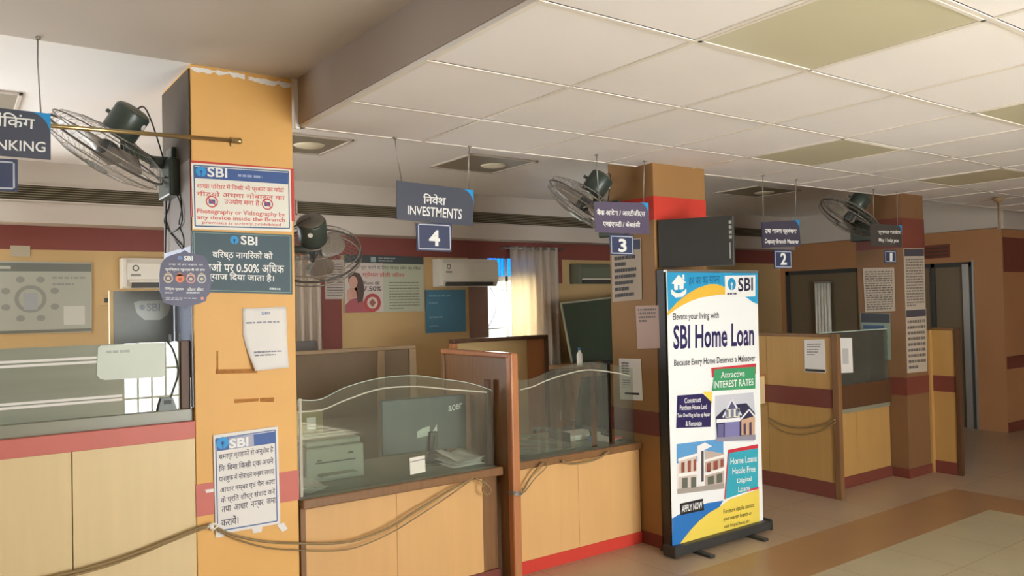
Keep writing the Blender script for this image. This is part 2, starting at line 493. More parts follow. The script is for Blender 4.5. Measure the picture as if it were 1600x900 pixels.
# glazed office at the end of the hall
d = MB()
for y0, y1 in ((4.80, 4.86), (5.30, 5.35), (6.35, 6.41), (7.56, 7.62)): d.box(10.81, 10.9, y0, y1, 0, 2.17)
d.box(10.81, 10.9, 4.80, 7.62, 2.11, 2.17)
struct('door_1', d, m_dark)
struct('door_1_glass', MB().box(10.84, 10.85, 4.86, 7.56, 0.0, 2.11), m_darkglass)
struct('door_1_frame', MB().box(10.80, 10.84, 4.86, 4.94, 0.0, 2.14).box(10.79, 10.83, 4.79, 4.815, 0.0, 2.19), m_alu)
struct('wall_office', MB().box(12.4, 12.5, 4.6, 7.85, 0, 2.6).box(10.95, 12.5, 4.6, 7.85, 2.5, 2.6).box(10.95, 12.5, 7.7, 7.85, 0, 2.6), m_woodd)

# windows: entrance glazing behind the camera, side window, rear window
b = MB()
x = ENT[0]
while x < ENT[1]+0.01:
    b.box(x-0.012, x+0.012, YF-0.06, YF-0.02, ENT[2], ENT[3]); x += 0.18
for z in (0.15, 0.55, 0.95, 1.35, 1.75, 2.15, 2.53): b.box(ENT[0], ENT[1], YF-0.065, YF-0.015, z, z+0.03)
struct('window_1', b, m_whitep)
b = MB()
for y in (5.0, 5.45, 5.9, 6.35, 6.77): b.box(X0-0.07, X0-0.03, y, y+0.03, 1.1, 2.4)
for z in (1.1, 1.75, 2.37): b.box(X0-0.07, X0-0.03, 5.0, 6.8, z, z+0.03)
struct('window_2', b, m_whitep)
b = MB()
b.box(5.17, 5.80, 7.74, 7.79, 2.03, 2.09)
for x in (5.17, 5.46, 5.77): b.box(x, x+0.03, 7.74, 7.79, 1.2, 2.36)
for z in (1.2, 2.33): b.box(5.17, 5.80, 7.74, 7.79, z, z+0.03)
for k in range(5): b.box(5.20+0.058*k, 5.205+0.058*k, 7.72, 7.73, 1.23, 1.46)
b.box(5.17, 5.80, 7.715, 7.735, 1.46, 1.475)
for k in range(5): b.box(5.20+0.058*k, 5.206+0.058*k, 7.72, 7.73, 2.09, 2.33)
for s_ in (1, -1):                                     # scrolls of the window grille
    b.tube([(5.32+s_*(0.13-0.11*math.sin(t*math.pi)), 7.725, 1.5+0.5*t) for t in [i/14 for i in range(15)]], 0.006, 6)
struct('window_3', b, m_lgrey)
b = MB()
for x in (-2.4, -1.8, -1.2, -0.6, -0.03): b.box(x, x+0.03, 7.78, 7.82, 0.9, 2.4)
for z in (0.9, 1.65, 2.37): b.box(-2.4, 0.0, 7.78, 7.82, z, z+0.03)
struct('added_window_4', b, m_whitep)  # unseen window added for the staff fill light
struct('window_3_pane', MB().box(5.20, 5.77, 7.76, 7.765, 2.09, 2.33), g_blue)
struct('window_3_glass', MB().box(5.20, 5.77, 7.76, 7.765, 1.23, 2.03), g_win)

# pillars
def pillar(n, x0, x1, y0, y1, paint, lowband, band=(2.225, 2.51)):
    t = MB().box(x0, x1, y0, y1, 0, ZC, 0.004).build('pillar_%d' % n, paint, None, kind='structure')
    e = 0.003
    MB().box(x0-e, x1+e, y0-e, y1, band[0], band[1]).build('trim', m_red if n < 3 else m_redbrown, t, kind='structure')
    MB().box(x0-e, x1+e, y0-e, y1, lowband[0], lowband[1]).build('trim', m_redband if n == 1 else m_redbrown, t, kind='structure')
    MB().box(x0-0.008, x1+0.008, y0-0.008, y1, 0, 0.09).build('baseboard', m_red if n == 1 else m_redbrown, t, kind='structure')
    return t
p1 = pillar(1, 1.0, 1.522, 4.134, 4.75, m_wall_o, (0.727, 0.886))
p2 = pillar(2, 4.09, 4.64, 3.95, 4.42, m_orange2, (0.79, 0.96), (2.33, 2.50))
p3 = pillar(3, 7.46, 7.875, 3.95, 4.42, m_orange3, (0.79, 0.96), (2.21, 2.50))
# facings added on the first pillar's side: shade coloured in above, pale blue-grey below
MB().box(0.992, 1.0, 4.15, 4.75, 2.52, 2.98).build('side_tone', mat('grey_brown_shade', (80, 66, 50), 0.6, 0.3, var=0.06), p1, kind='structure')
MB().box(0.9935, 1.0, 4.15, 4.75, 2.08, 2.52).build('side_tone', mat('dull_grey_shade', (112, 100, 90), 0.6, 0.3, var=0.06), p1, kind='structure')
MB().box(0.992, 1.0, 4.15, 4.75, 1.27, 2.08).build('side_tone', mat('pale_blue_side', (152, 160, 178), 0.5, 0.3, var=0.05), p1, kind='structure')
# peeling plaster at the head of the first pillar, paper and glue marks lower down
fl = MB(); rn = random.Random(3)
for a0, a1, zt in ((1.0, 1.27, 2.985), (1.29, 1.515, 2.975)):
    n = 14
    top = [(a0+(a1-a0)*i/n, zt+rn.uniform(-0.004, 0.004)) for i in range(n+1)]
    bot = [(a0+(a1-a0)*i/n, zt-0.008-rn.uniform(0.0, 0.022)) for i in range(n+1)][::-1]
    for i in range(n):
        q = [top[i], top[i+1], bot[n-i-1], bot[n-i]]
        fl.prism([(a, 4.1335, b_) for a, b_ in q], (0, -0.003, 0))
fl.build('plaster_flake', m_white, p1, kind='structure')
gm = MB()
for q in ([(1.101, 1.454), (1.312, 1.443), (1.312, 1.42), (1.101, 1.431)], [(1.192, 1.294), (1.317, 1.289), (1.316, 1.273), (1.191, 1.274)], [(1.323, 1.289), (1.398, 1.286), (1.397, 1.262), (1.323, 1.269)], [(1.106, 1.548), (1.115, 1.547), (1.114, 1.45), (1.105, 1.451)]):
    gm.prism([(a, 4.134, b_) for a, b_ in q], (0, -0.001, 0))
gm.build('glue_mark', mat('brown_glue', (184, 122, 56), 0.6, 0.2, var=0.25, scale=30), p1, kind='structure')
gm = MB()
for q in ([(1.269, 0.619), (1.326, 0.622), (1.319, 0.593), (1.276, 0.595)], [(1.4, 0.615), (1.438, 0.622), (1.459, 0.584), (1.431, 0.572)], [(1.09, 0.626), (1.137, 0.624), (1.13, 0.606), (1.089, 0.607)], [(1.04, 0.856), (1.09, 0.854), (1.09, 0.838), (1.046, 0.839)]):
    gm.prism([(a, 4.130, b_) for a, b_ in q], (0, -0.001, 0))
gm.build('paper_scrap', m_paper, p1, kind='structure')

# ------------------------------------------------------------------ counters
def wave(pts, y, th, z0):
    P = [(a, y, b_) for a, b_ in pts]
    return P
def glass_sheet(parent, top, zb, y, th=0.008):
    top = [(min(p.x, 2.838) if p.x < 2.88 else p.x, p.z) for p in smooth_path([(a, 0, b_) for a, b_ in top], 5)]
    mb = MB()
    for (a0, b0), (a1, b1) in zip(top[:-1], top[1:]):
        mb.quad((a0, y, zb), (a1, y, zb), (a1, y, b1), (a0, y, b0))
    g = mb.build('pane', g_clear, parent)
    return g, top
def ribbon(line, y, w, d=0.002):
    mb = MB()
    for (a0, b0), (a1, b1) in zip(line[:-1], line[1:]):
        mb.quad((a0, y, b0-w/2), (a1, y, b1-w/2), (a1, y, b1+w/2), (a0, y, b0+w/2))
    return mb

# counter with the faded red rail, before the first pillar
c = thing('service_counter', 'tall beige laminate counter with faded red rail and film-striped glass, before the notice-covered pillar', 'counter', (-0.5, 4.3, 0))
for xa, xb in ((-2.4, -1.02), (-1.016, -0.28), (-0.276, 0.455), (0.459, 0.998)):
    MB().box(xa, xb, 4.138, 4.17, 0.06, 1.118, 0.0015).build('front_panel', m_lam, c)
MB().box(-2.4, 0.998, 4.165, 4.75, 0.06, 1.15).build('carcass', m_woodd, c)
MB().box(-2.4, 0.998, 4.130, 4.19, 1.118, 1.203, 0.002).build('rail', m_redband, c)
MB().box(-2.4, 0.998, 4.150, 4.17, 0.0, 0.06).build('baseboard', m_red, c)
MB().box(-2.4, 0.998, 4.17, 4.76, 1.15, 1.262, 0.004).build('worktop', m_top, c)
c = thing('glass_screen', 'greenish frosted glass screen with double white lines, on the tall counter', 'glass screen', (-0.7, 4.2, 1.262), 'glass screens on the counters')
MB().box(-2.4, 0.945, 4.198, 4.206, 1.262, 1.602).build('pane', g_left, c)
et = MB()
for z in (1.541, 1.521, 1.352, 1.334):
    et.box(-2.4, 0.575 if z > 1.5 else 0.68, 4.1965, 4.1975, z-0.006, z+0.006)
et.build('etched_stripe', m_paper, c)
MB().box(0.945, 0.99, 4.18, 4.23, 1.262, 1.605, 0.003).build('end_post', m_woodd, c)
MB().box(0.985, 0.997, 4.17, 4.24, 1.262, 1.42, 0.002).build('edge_strip', m_alu, c)

# counter 4
c = thing('service_counter', 'low laminate counter with wavy glass and a monitor on it, under the sign numbered 4', 'counter', (2.2, 4.4, 0))
MB().box(1.565, 2.115, 4.155, 4.175, 0.0, 0.69, 0.001).build('front_panel', m_lamo, c)
MB().box(2.117, 2.715, 4.155, 4.175, 0.0, 0.69, 0.001).build('front_panel', m_lamo, c)
MB().box(1.533, 1.563, 4.14, 4.18, 0.0, 0.69, 0.002).build('edge_post', m_wood, c)
MB().box(2.717, 2.835, 4.17, 4.19, 0.0, 0.69, 0.001).build('end_panel', m_wood, c)
MB().box(2.6, 2.835, 4.145, 4.165, 0.0, 0.08).build('baseboard', m_redbrown, c)
MB().box(1.533, 2.838, 4.175, 4.9, 0.60, 0.69).build('carcass', m_woodd, c)
MB().box(1.533, 2.838, 4.12, 4.95, 0.69, 0.722, 0.002).build('worktop', m_top, c)
MB().box(1.533, 2.838, 4.095, 4.125, 0.675, 0.728, 0.008).build('edge_moulding', m_wood, c)
c = thing('glass_screen', 'wavy-topped clear glass screen with an etched curve, in front of the monitor on counter 4', 'glass screen', (2.2, 4.2, 0.722), 'glass screens on the counters')
g, top = glass_sheet(c, [(1.551, 1.253), (1.679, 1.245), (1.832, 1.3), (2.045, 1.336), (2.273, 1.335), (2.463, 1.301), (2.672, 1.258), (2.866, 1.189)], 0.722, 4.2)
et = [(p.x, p.z) for p in smooth_path([(a, 0, b_) for a, b_ in [(1.552, 1.187), (1.692, 1.187), (1.83, 1.228), (2.042, 1.273), (2.269, 1.27), (2.505, 1.235), (2.794, 1.192)]], 5)]
ribbon(et, 4.197, 0.008).build('etched_curve', m_etch, c)
ribbon(top, 4.199, 0.004).build('polished_edge', g_edge, c)
MB().box(1.557, 1.572, 4.196, 4.206, 0.722, 1.26).build('clip_strip', m_etch, c)
MB().box(2.80, 2.835, 4.21, 4.245, 0.722, 1.27, 0.003).build('glass_post', m_woodd, c)

# partition between counters 4 and 3
c = thing('wooden_divider', 'upright brown wooden partition with a varnished front post, dividing the counters numbered 4 and 3', 'partition', (2.875, 4.4, 0))
MB().box(2.86, 2.89, 4.06, 4.85, 0.0, 1.41).build('panel', m_wood, c)
MB().box(2.845, 2.905, 4.0, 4.06, 0.0, 1.445, 0.012).build('post', m_woodl, c)
MB().box(2.843, 2.907, 4.02, 4.86, 1.41, 1.445, 0.010).build('top_rail', m_woodl, c)
MB().box(2.848, 2.902, 4.82, 4.86, 0.0, 1.41, 0.006).build('rear_post', m_wood, c)

# counter 3
c = thing('service_counter', 'orange laminate counter with bright red baseboard, behind the standing banner under sign 3', 'counter', (3.5, 4.4, 0))
MB().box(2.93, 3.495, 4.15, 4.17, 0.08, 0.69, 0.001).build('front_panel', m_lamo, c)
MB().box(3.497, 4.08, 4.15, 4.17, 0.08, 0.69, 0.001).build('front_panel', m_lamo, c)
MB().box(2.92, 4.086, 4.142, 4.17, 0.0, 0.082, 0.002).build('baseboard', m_red, c)
MB().box(2.92, 4.086, 4.17, 4.9, 0.6, 0.69).build('carcass', m_woodd, c)
MB().box(2.915, 4.086, 4.15, 5.0, 0.69, 0.722, 0.002).build('worktop', m_top, c)
MB().box(2.912, 4.088, 4.125, 4.155, 0.678, 0.728, 0.008).build('edge_moulding', m_wood, c)
et = [(3.06, 1.186), (3.161, 1.199), (3.286, 1.232), (3.484, 1.266), (3.672, 1.276), (3.934, 1.235), (4.061, 1.203)]
top = [(a, z+0.055) for a, z in et]; top[0] = (2.91, top[0][1]); top[-1] = (4.085, top[-1][1])
c = thing('glass_screen', 'clear glass screen with an etched curve on counter 3, between wooden divider and pillar', 'glass screen', (3.5, 4.2, 0.722), 'glass screens on the counters')
g, top = glass_sheet(c, top, 0.722, 4.2)
ribbon([(p.x, p.z) for p in smooth_path([(a, 0, b_) for a, b_ in et], 5)], 4.197, 0.008).build('etched_curve', m_etch, c)

# partition and counter 1
c = thing('wooden_divider', 'tan half-height partition with a red-brown band and a stapled paper, beside the counter numbered 1', 'partition', (6.26, 4.4, 0))
MB().box(6.25, 6.275, 3.96, 4.635, 0.0, 1.40, 0.001).build('panel', m_lamy, c)
MB().box(6.25, 6.275, 4.64, 5.6, 0.0, 1.40, 0.001).build('panel', m_lamy, c)
MB().box(6.245, 6.28, 3.94, 5.6, 0.78, 0.945).build('band', m_redbrown, c)
MB().box(6.24, 6.285, 3.94, 5.6, 0.0, 0.135).build('baseboard', m_redbrown, c)
MB().box(6.235, 6.29, 3.90, 3.96, 0.0, 1.43, 0.006).build('post', m_wood, c)
MB().box(6.24, 6.285, 3.93, 5.6, 1.40, 1.428, 0.004).build('top_rail', m_wood, c)
MB().tube(smooth_path([(6.235, a, b_) for a, b_ in [(4.619, 0.633), (4.461, 0.585), (4.261, 0.584), (4.068, 0.628), (3.937, 0.693)]], 6), 0.007, 6).build('cable', m_cable, c)
MB().tube(smooth_path([(6.235, a, b_) for a, b_ in [(4.62, 0.591), (4.463, 0.526), (4.263, 0.521), (4.07, 0.578), (3.938, 0.671)]], 6), 0.005, 6).build('cable', m_cable, c)

c = thing('service_counter', 'yellow wood counter with a red-brown baseboard, far along the row under sign 1', 'counter', (6.9, 4.4, 0))
MB().box(6.30, 6.87, 4.125, 4.15, 0.1, 0.72, 0.001).build('front_panel', m_lamy, c)
MB().box(6.873, 7.45, 4.125, 4.15, 0.1, 0.72, 0.001).build('front_panel', m_lamy, c)
MB().box(6.29, 7.455, 4.115, 4.15, 0.0, 0.1, 0.002).build('baseboard', m_redbrown, c)
MB().box(6.29, 7.455, 4.12, 4.85, 0.68, 0.722, 0.002).build('worktop', m_top, c)
MB().box(6.29, 7.455, 4.15, 4.85, 0.6, 0.68).build('carcass', m_woodd, c)
c = thing('glass_screen', 'plain clear glass screen in a dark brown board, along the front of counter 1', 'glass screen', (6.9, 4.13, 0.722), 'glass screens on the counters')
MB().box(6.292, 7.455, 4.10, 4.148, 0.722, 0.94, 0.003).build('fascia', m_woodd, c)
MB().box(6.3, 7.45, 4.126, 4.134, 0.94, 1.43).build('pane', g_clear, c)
MB().box(6.3, 7.45, 4.124, 4.136, 1.426, 1.434).build('polished_edge', g_edge, c)

c = thing('wooden_divider', 'short tan half-height partition with red-brown bands, against the far pillar by the dark doorway', 'partition', (7.93, 3.85, 0))
MB().box(7.925, 7.95, 3.715, 3.95, 0.0, 1.40, 0.001).build('panel', m_lamy, c)
MB().box(7.876, 7.925, 3.93, 3.955, 0.0, 1.40, 0.001).build('return_panel', m_lamy, c)
MB().box(7.92, 7.955, 3.71, 3.952, 0.8, 0.955).build('band', m_redbrown, c)
MB().box(7.915, 7.96, 3.71, 3.952, 0.0, 0.12).build('baseboard', m_redbrown, c)
MB().box(7.91, 7.965, 3.675, 3.715, 0.0, 1.425, 0.005).build('post', m_woodd, c)
MB().box(7.915, 7.96, 3.70, 3.953, 1.40, 1.425, 0.004).build('top_rail', m_wood, c)

# half-height wooden partitions between the desks of the staff area
c = thing('wooden_divider', 'low brown partition with pale top rail and two posts, behind the monitor of counter 4', 'partition', (2.2, 5.65, 0))
MB().box(1.6, 3.02, 5.63, 5.66, 0.0, 1.41).build('panel', m_olive, c)
MB().box(1.55, 3.06, 5.615, 5.675, 1.41, 1.44, 0.006).build('top_rail', m_palewood, c)
for x in (1.55, 2.72, 3.0): MB().box(x, x+0.06, 5.61, 5.68, 0.0, 1.41, 0.006).build('post', m_palewood, c)
c = thing('wooden_divider', 'tan half-height partition with dark edging, standing below the bright window', 'partition', (4.2, 6.1, 0))
MB().box(3.72, 4.52, 6.08, 6.11, 0.0, 1.41).build('panel', m_tan, c)
MB().box(4.52, 4.72, 6.07, 6.12, 0.0, 1.41).build('end_panel', m_woodl, c)
MB().box(3.68, 4.76, 6.05, 6.14, 1.41, 1.445, 0.006).build('top_rail', m_woodd, c)
MB().box(3.68, 3.725, 6.05, 6.14, 0.0, 1.41, 0.006).build('post', m_woodl, c)
MB().box(4.72, 4.76, 6.05, 6.14, 0.0, 1.41, 0.006).build('rear_post', m_woodd, c)

# ------------------------------------------------------------------ hanging counter signs
WHITE = (238, 238, 234); SKY = (40, 150, 215); NAVY = (58, 66, 96); SBLUE = (42, 120, 190)
def hanging_sign(label, plate_label, quad, plate, board_m, lines, number, wires, numq, y=4.10, th=0.006, border=(190, 194, 204)):
    c = thing('hanging_sign', label, 'sign', ((quad[0][0]+quad[1][0])/2, y, quad[2][1]), 'counter signs hung from the ceiling edge')
    MB().prism([(a, y, b_) for a, b_ in quad], (0, th, 0)).build('board', board_m, c)
    s = Sheet('y', y)
    x1, z1 = quad[1]; w_ = 0.085
    arc = [(x1-w_+w_*math.sin(t)*0.98, z1-w_*1.15*(1-math.cos(t))) for t in [i*math.pi/2/6 for i in range(7)]]
    s.poly([(x1, z1)]+arc[::-1][:1]+arc[::-1][1:], SKY, 1, 'corner_flash')
    for body, q, bold in lines: s.text(body, q, WHITE, 2, 'lettering', bold)
    s.finish(c)
    n = MB().prism([(a, y-0.002, b_) for a, b_ in plate], (0, th, 0)).build('number_plate', m_navy, c, label=plate_label)
    s = Sheet('y', y-0.002)
    xs = [p[0] for p in plate]; zs = [p[1] for p in plate]
    a0, a1, b0, b1 = min(xs), max(xs), min(zs), max(zs); e = 0.012; f = 0.007
    for r in ((a0+e, b0+e, a1-e, b0+e+f), (a0+e, b1-e-f, a1-e, b1-e), (a0+e, b0+e, a0+e+f, b1-e), (a1-e-f, b0+e, a1-e, b1-e)): s.rect(*r, border, 1, 'border')
    s.text(number, numq, WHITE, 2, 'numeral', 0.03)
    s.finish(n)
    for (x, z), (xt, zt) in wires:
        wr = MB().tube([(xt, y-0.012, zt), (x*0.3+xt*0.7-0.004, y-0.006, zt*0.7+z*0.3), (x, y+0.003, z-0.01)], 0.0035, 6).build('hanging_wire', m_steel, c)
        MB().lathe([(0.012, 0), (0.012, 0.012)], (xt, y-0.012, zt-0.01), (0, 0, 1), 10).build('ceiling_hook', m_steel, wr)
    return c

hanging_sign('slate hanging sign reading BANKING in white, on the plain ceiling beside the brass rod', None,
    [(-0.15, 2.668), (0.383, 2.662), (0.382, 2.452), (-0.15, 2.455)], [(0.02, 2.437), (0.255, 2.442), (0.254, 2.298), (0.02, 2.295)], m_slate,
    [('वैयिक्तक बैंिकंग', [(-0.13, 2.648), (0.322, 2.648), (0.318, 2.565), (-0.13, 2.565)], 0.012), ('BANKING', [(0.101, 2.521), (0.362, 2.531), (0.361, 2.484), (0.101, 2.476)], 0.012)], '5',
    [((0.345, 2.66), (0.335, 3.0)), ((-0.11, 2.66), (-0.12, 3.0))], [(0.11, 2.42), (0.165, 2.32)])
hanging_sign('slate hanging sign reading INVESTMENTS with number 4 plate below it', None,
    [(2.13, 2.487), (2.662, 2.466), (2.652, 2.242), (2.125, 2.258)], [(2.251, 2.241), (2.499, 2.252), (2.49, 2.076), (2.252, 2.082)], m_slate,
    [('िनवेश', [(2.303, 2.423), (2.462, 2.422), (2.456, 2.359), (2.302, 2.362)], 0.014), ('INVESTMENTS', [(2.198, 2.345), (2.575, 2.342), (2.568, 2.278), (2.197, 2.292)], 0.012)], '4',
    [((2.165, 2.49), (2.118, 2.736)), ((2.625, 2.475), (2.632, 2.736))], [(2.337, 2.207), (2.412, 2.205), (2.41, 2.109), (2.335, 2.111)])
hanging_sign('purple-grey hanging sign with two Hindi lines and a number 3 plate, near the black screen', None,
    [(3.497, 2.421), (4.006, 2.441), (4.011, 2.221), (3.507, 2.217)], [(3.628, 2.208), (3.855, 2.211), (3.849, 2.065), (3.635, 2.07)], m_purple,
    [('बैंक आदेश / आरटीजीएस', [(3.518, 2.375), (3.973, 2.39), (3.971, 2.336), (3.522, 2.324)], 0.02), ('एनईएफटी / केवाईसी', [(3.573, 2.301), (3.92, 2.307), (3.918, 2.258), (3.571, 2.253)], 0.02)], '3',
    [((3.55, 2.41), (3.52, 2.736)), ((3.96, 2.43), (3.97, 2.736))], [(3.709, 2.18), (3.781, 2.182), (3.784, 2.09), (3.706, 2.088)], 3.92)
hanging_sign('dark hanging sign reading Deputy Branch Manager with number 2 plate below', None,
    [(5.271, 2.36), (5.774, 2.398), (5.781, 2.179), (5.278, 2.156)], [(5.417, 2.144), (5.656, 2.144), (5.649, 1.996), (5.418, 1.989)], mat('dim_slate_sign_board', (70, 66, 82), 0.4, 0.4, var=0),
    [('उप शाखा प्रबंधक', [(5.31, 2.316), (5.735, 2.327), (5.733, 2.273), (5.307, 2.259)], 0.025), ('Deputy Branch Manager', [(5.306, 2.228), (5.757, 2.237), (5.755, 2.189), (5.303, 2.182)], 0.02)], '2',
    [((5.30, 2.36), (5.29, 2.736)), ((5.72, 2.38), (5.73, 2.736))], [(5.5, 2.12), (5.577, 2.121), (5.581, 2.022), (5.495, 2.021)], 3.92)
hanging_sign('dark hanging sign with two faint text lines and number 1 plate, at the far pillar', None,
    [(6.858, 2.416), (7.405, 2.421), (7.392, 2.212), (6.856, 2.211)], [(7.083, 2.175), (7.286, 2.179), (7.278, 2.058), (7.076, 2.056)], mat('brown_slate_sign_board', (76, 72, 68), 0.4, 0.4, var=0),
    [('स्वागत काउंटर', [(6.973, 2.362), (7.379, 2.371), (7.376, 2.328), (6.97, 2.314)], 0.03), ('May I help you', [(6.99, 2.286), (7.339, 2.29), (7.336, 2.247), (6.988, 2.244)], 0.02)], '1',
    [((6.92, 2.40), (6.91, 2.736)), ((7.33, 2.41), (7.32, 2.736))], [(7.171, 2.153), (7.216, 2.154), (7.211, 2.075), (7.166, 2.075)], 3.92)

# ------------------------------------------------------------------ boards and papers on the first pillar
c, s = board('notice_board', 'white notice board with blue header and red print, topmost on the orange pillar', 'notice board', 'y', 4.127, [(0.996, 2.497), (1.506, 2.504), (1.507, 2.168), (1.001, 2.163)], 0.007, m_whitep)
s.poly([(1.011, 2.479), (1.492, 2.485), (1.491, 2.423), (1.01, 2.421)], (62, 92, 150), 1, 'header_band')
bl = [(1.008, 2.485), (1.495, 2.492), (1.494, 2.185), (1.01, 2.179)]
s.strip(bl+bl[:1], 0.006, (70, 100, 140), 1, 'border')
s.logo([(1.042, 2.456)][0], 0.026, SKY, (62, 92, 150))
s.text('SBI', [(1.073, 2.481), (1.171, 2.483), (1.171, 2.433), (1.072, 2.432)], WHITE, 3, 'lettering', 0.02)
s.dashes([(1.226, 2.461), (1.463, 2.462), (1.462, 2.441), (1.226, 2.44)], 1, (150, 165, 200), 2, 'small_print', 0.6, 4)
RED = (214, 92, 84)
s.text('शाखा पिरसर में िकसी भी प्रकार का फोटो', [(1.022, 2.399), (1.469, 2.407), (1.468, 2.369), (1.022, 2.364)], RED, 2, 'lettering', 0.01)
s.text('वीडयो अथवा मोबाइल का', [(1.022, 2.36), (1.472, 2.366), (1.471, 2.332), (1.021, 2.328)], RED, 2, 'lettering', 0.01)
s.text('उपयोग मना है।', [(1.153, 2.33), (1.344, 2.331), (1.343, 2.294), (1.153, 2.293)], RED, 2, 'lettering', 0.01)
s.text('Photography or Videography by', [(1.02, 2.267), (1.47, 2.27), (1.47, 2.239), (1.02, 2.238)], RED, 2, 'lettering', 0.01)
s.text('any device inside the Branch', [(1.02, 2.234), (1.47, 2.239), (1.469, 2.211), (1.02, 2.208)], RED, 2, 'lettering', 0.01)
s.text('premises is strictly prohibited', [(1.044, 2.206), (1.448, 2.21), (1.448, 2.19), (1.044, 2.187)], RED, 2, 'lettering', 0.005)
for q in [(1.093, 2.306), (1.377, 2.309)]:
    s.disc(q, 0.030, (205, 70, 70), 2, 'prohibition_sign#%d' % int(q[0]*1000), r2=0.024)
    s.rect(q[0]-0.016, q[1]-0.011, q[0]+0.016, q[1]+0.011, (90, 90, 140), 2, 'prohibition_sign#%d' % int(q[0]*1000))
    s.strip([(q[0]-0.019, q[1]+0.019), (q[0]+0.019, q[1]-0.019)], 0.005, (205, 70, 70), 4, 'prohibition_sign#%d' % int(q[0]*1000))
s.finish(c)

c, s = board('notice_board', 'dark teal board with white Hindi lettering and 0.50%, below the white notice board', 'notice board', 'y', 4.126, [(0.994, 2.156), (1.507, 2.15), (1.505, 1.83), (0.996, 1.848)], 0.008, m_teal)
bl = [(1.003, 2.147), (1.496, 2.143), (1.494, 1.84), (1.006, 1.858)]
s.strip(bl+bl[:1], 0.004, (120, 150, 140), 1, 'border')
s.logo([(1.202, 2.114)][0], 0.022, SKY, (58, 82, 90))
s.text('SBI', [(1.234, 2.138), (1.321, 2.134), (1.32, 2.087), (1.234, 2.092)], WHITE, 3, 'lettering', 0.02)
s.text('विरष्ठ नागिरकों को', [(1.092, 2.062), (1.401, 2.059), (1.4, 2.004), (1.091, 2.01)], WHITE, 2, 'lettering', 0.015)
s.text('जमाओं पर 0.50% अिधक', [(1.005, 2.005), (1.462, 2.001), (1.461, 1.943), (1.004, 1.951)], WHITE, 2, 'lettering', 0.015)
s.text('ब्याज िदया जाता है।', [(1.059, 1.951), (1.406, 1.94), (1.405, 1.889), (1.059, 1.899)], WHITE, 2, 'lettering', 0.015)
s.dashes([(1.381, 1.868), (1.47, 1.864), (1.47, 1.851), (1.38, 1.855)], 1, (190, 200, 200), 2, 'small_print', 0.8, 9)
s.finish(c)

c, s = board('hanging_tag', 'purple-grey scalloped tag with four round icons, hung at the corner of the orange pillar', 'tag', 'y', 4.112,
    [(0.941, 2.045), (0.899, 2.031), (0.873, 2.021), (0.858, 2.005), (0.843, 1.98), (0.837, 1.933), (0.836, 1.859), (0.847, 1.824), (0.858, 1.796), (0.893, 1.783), (0.926, 1.779), (0.956, 1.762), (0.983, 1.778), (1.026, 1.79), (1.054, 1.802), (1.057, 1.821), (1.073, 1.841), (1.08, 1.895), (1.075, 1.967), (1.063, 1.999), (1.048, 2.028), (1.005, 2.036), (0.974, 2.042), (0.956, 2.055)], 0.006,
    mat('purple_tag_card', (74, 72, 100), 0.4, 0.4, var=0.06, scale=12))
s.logo([(0.932, 2.016)][0], 0.010, (120, 150, 200), (74, 72, 100))
s.text('SBI', [(0.95, 2.026), (0.992, 2.027), (0.992, 2.004), (0.95, 2.004)], WHITE, 2, 'lettering', 0.02)
s.text('उम्र के हर पड़ाव पर', [(0.878, 1.99), (1.041, 1.989), (1.041, 1.976), (0.878, 1.978)], WHITE, 2, 'lettering', 0.01)
s.text('सुरिक्षत खुशहाली के संग', [(0.863, 1.968), (1.05, 1.966), (1.05, 1.947), (0.863, 1.949)], WHITE, 2, 'lettering', 0.01)
ic = [(0.877, 1.915), (0.931, 1.915), (0.982, 1.912), (1.034, 1.912)]
for k, q in enumerate(ic):
    if k == 1:
        s.disc(q, 0.021, (232, 140, 96), 2, 'icon_print#%d' % k); s.disc((q[0], q[1]-0.004), 0.009, (200, 90, 60), 3, 'icon_print#%d' % k)
        s.poly([(q[0]-0.02, q[1]+0.012), (q[0], q[1]+0.03), (q[0]+0.02, q[1]+0.012)], (232, 140, 96), 2, 'icon_print#%d' % k)
    else:
        s.disc(q, 0.022, [(206, 190, 160), 0, (214, 150, 140), (190, 196, 190)][k], 2, 'icon_print#%d' % k, r2=0.016)
        s.strip([(q[0]-0.018, q[1]+0.016), (q[0], q[1]+0.03), (q[0]+0.018, q[1]+0.016)], 0.004, (206, 190, 160), 2, 'icon_print#%d' % k)
        s.disc(q, 0.008, (206, 190, 170), 2, 'icon_print#%d' % k)
s.text('पौिष्टक सूक्ष्म', [(0.859, 1.874), (0.948, 1.87), (0.948, 1.851), (0.859, 1.855)], WHITE, 2, 'lettering', 0.01)
s.text('जीवन बीमा', [(0.963, 1.87), (1.042, 1.87), (1.042, 1.851), (0.963, 1.851)], WHITE, 2, 'lettering', 0.01)
s.dashes([(0.862, 1.849), (0.927, 1.848), (0.927, 1.839), (0.862, 1.84)], 1, (200, 200, 210), 2, 'small_print', 0.8, 3)
s.dashes([(0.96, 1.848), (1.045, 1.847), (1.045, 1.838), (0.96, 1.839)], 1, (200, 200, 210), 2, 'small_print', 0.8, 5)
s.dashes([(0.864, 1.824), (1.011, 1.819), (1.011, 1.803), (0.864, 1.808)], 2, (200, 200, 210), 2, 'small_print', 0.5, 6)
s.disc([(1.035, 1.815)][0], 0.008, (214, 150, 140), 2, 'icon_print#9')
s.finish(c)

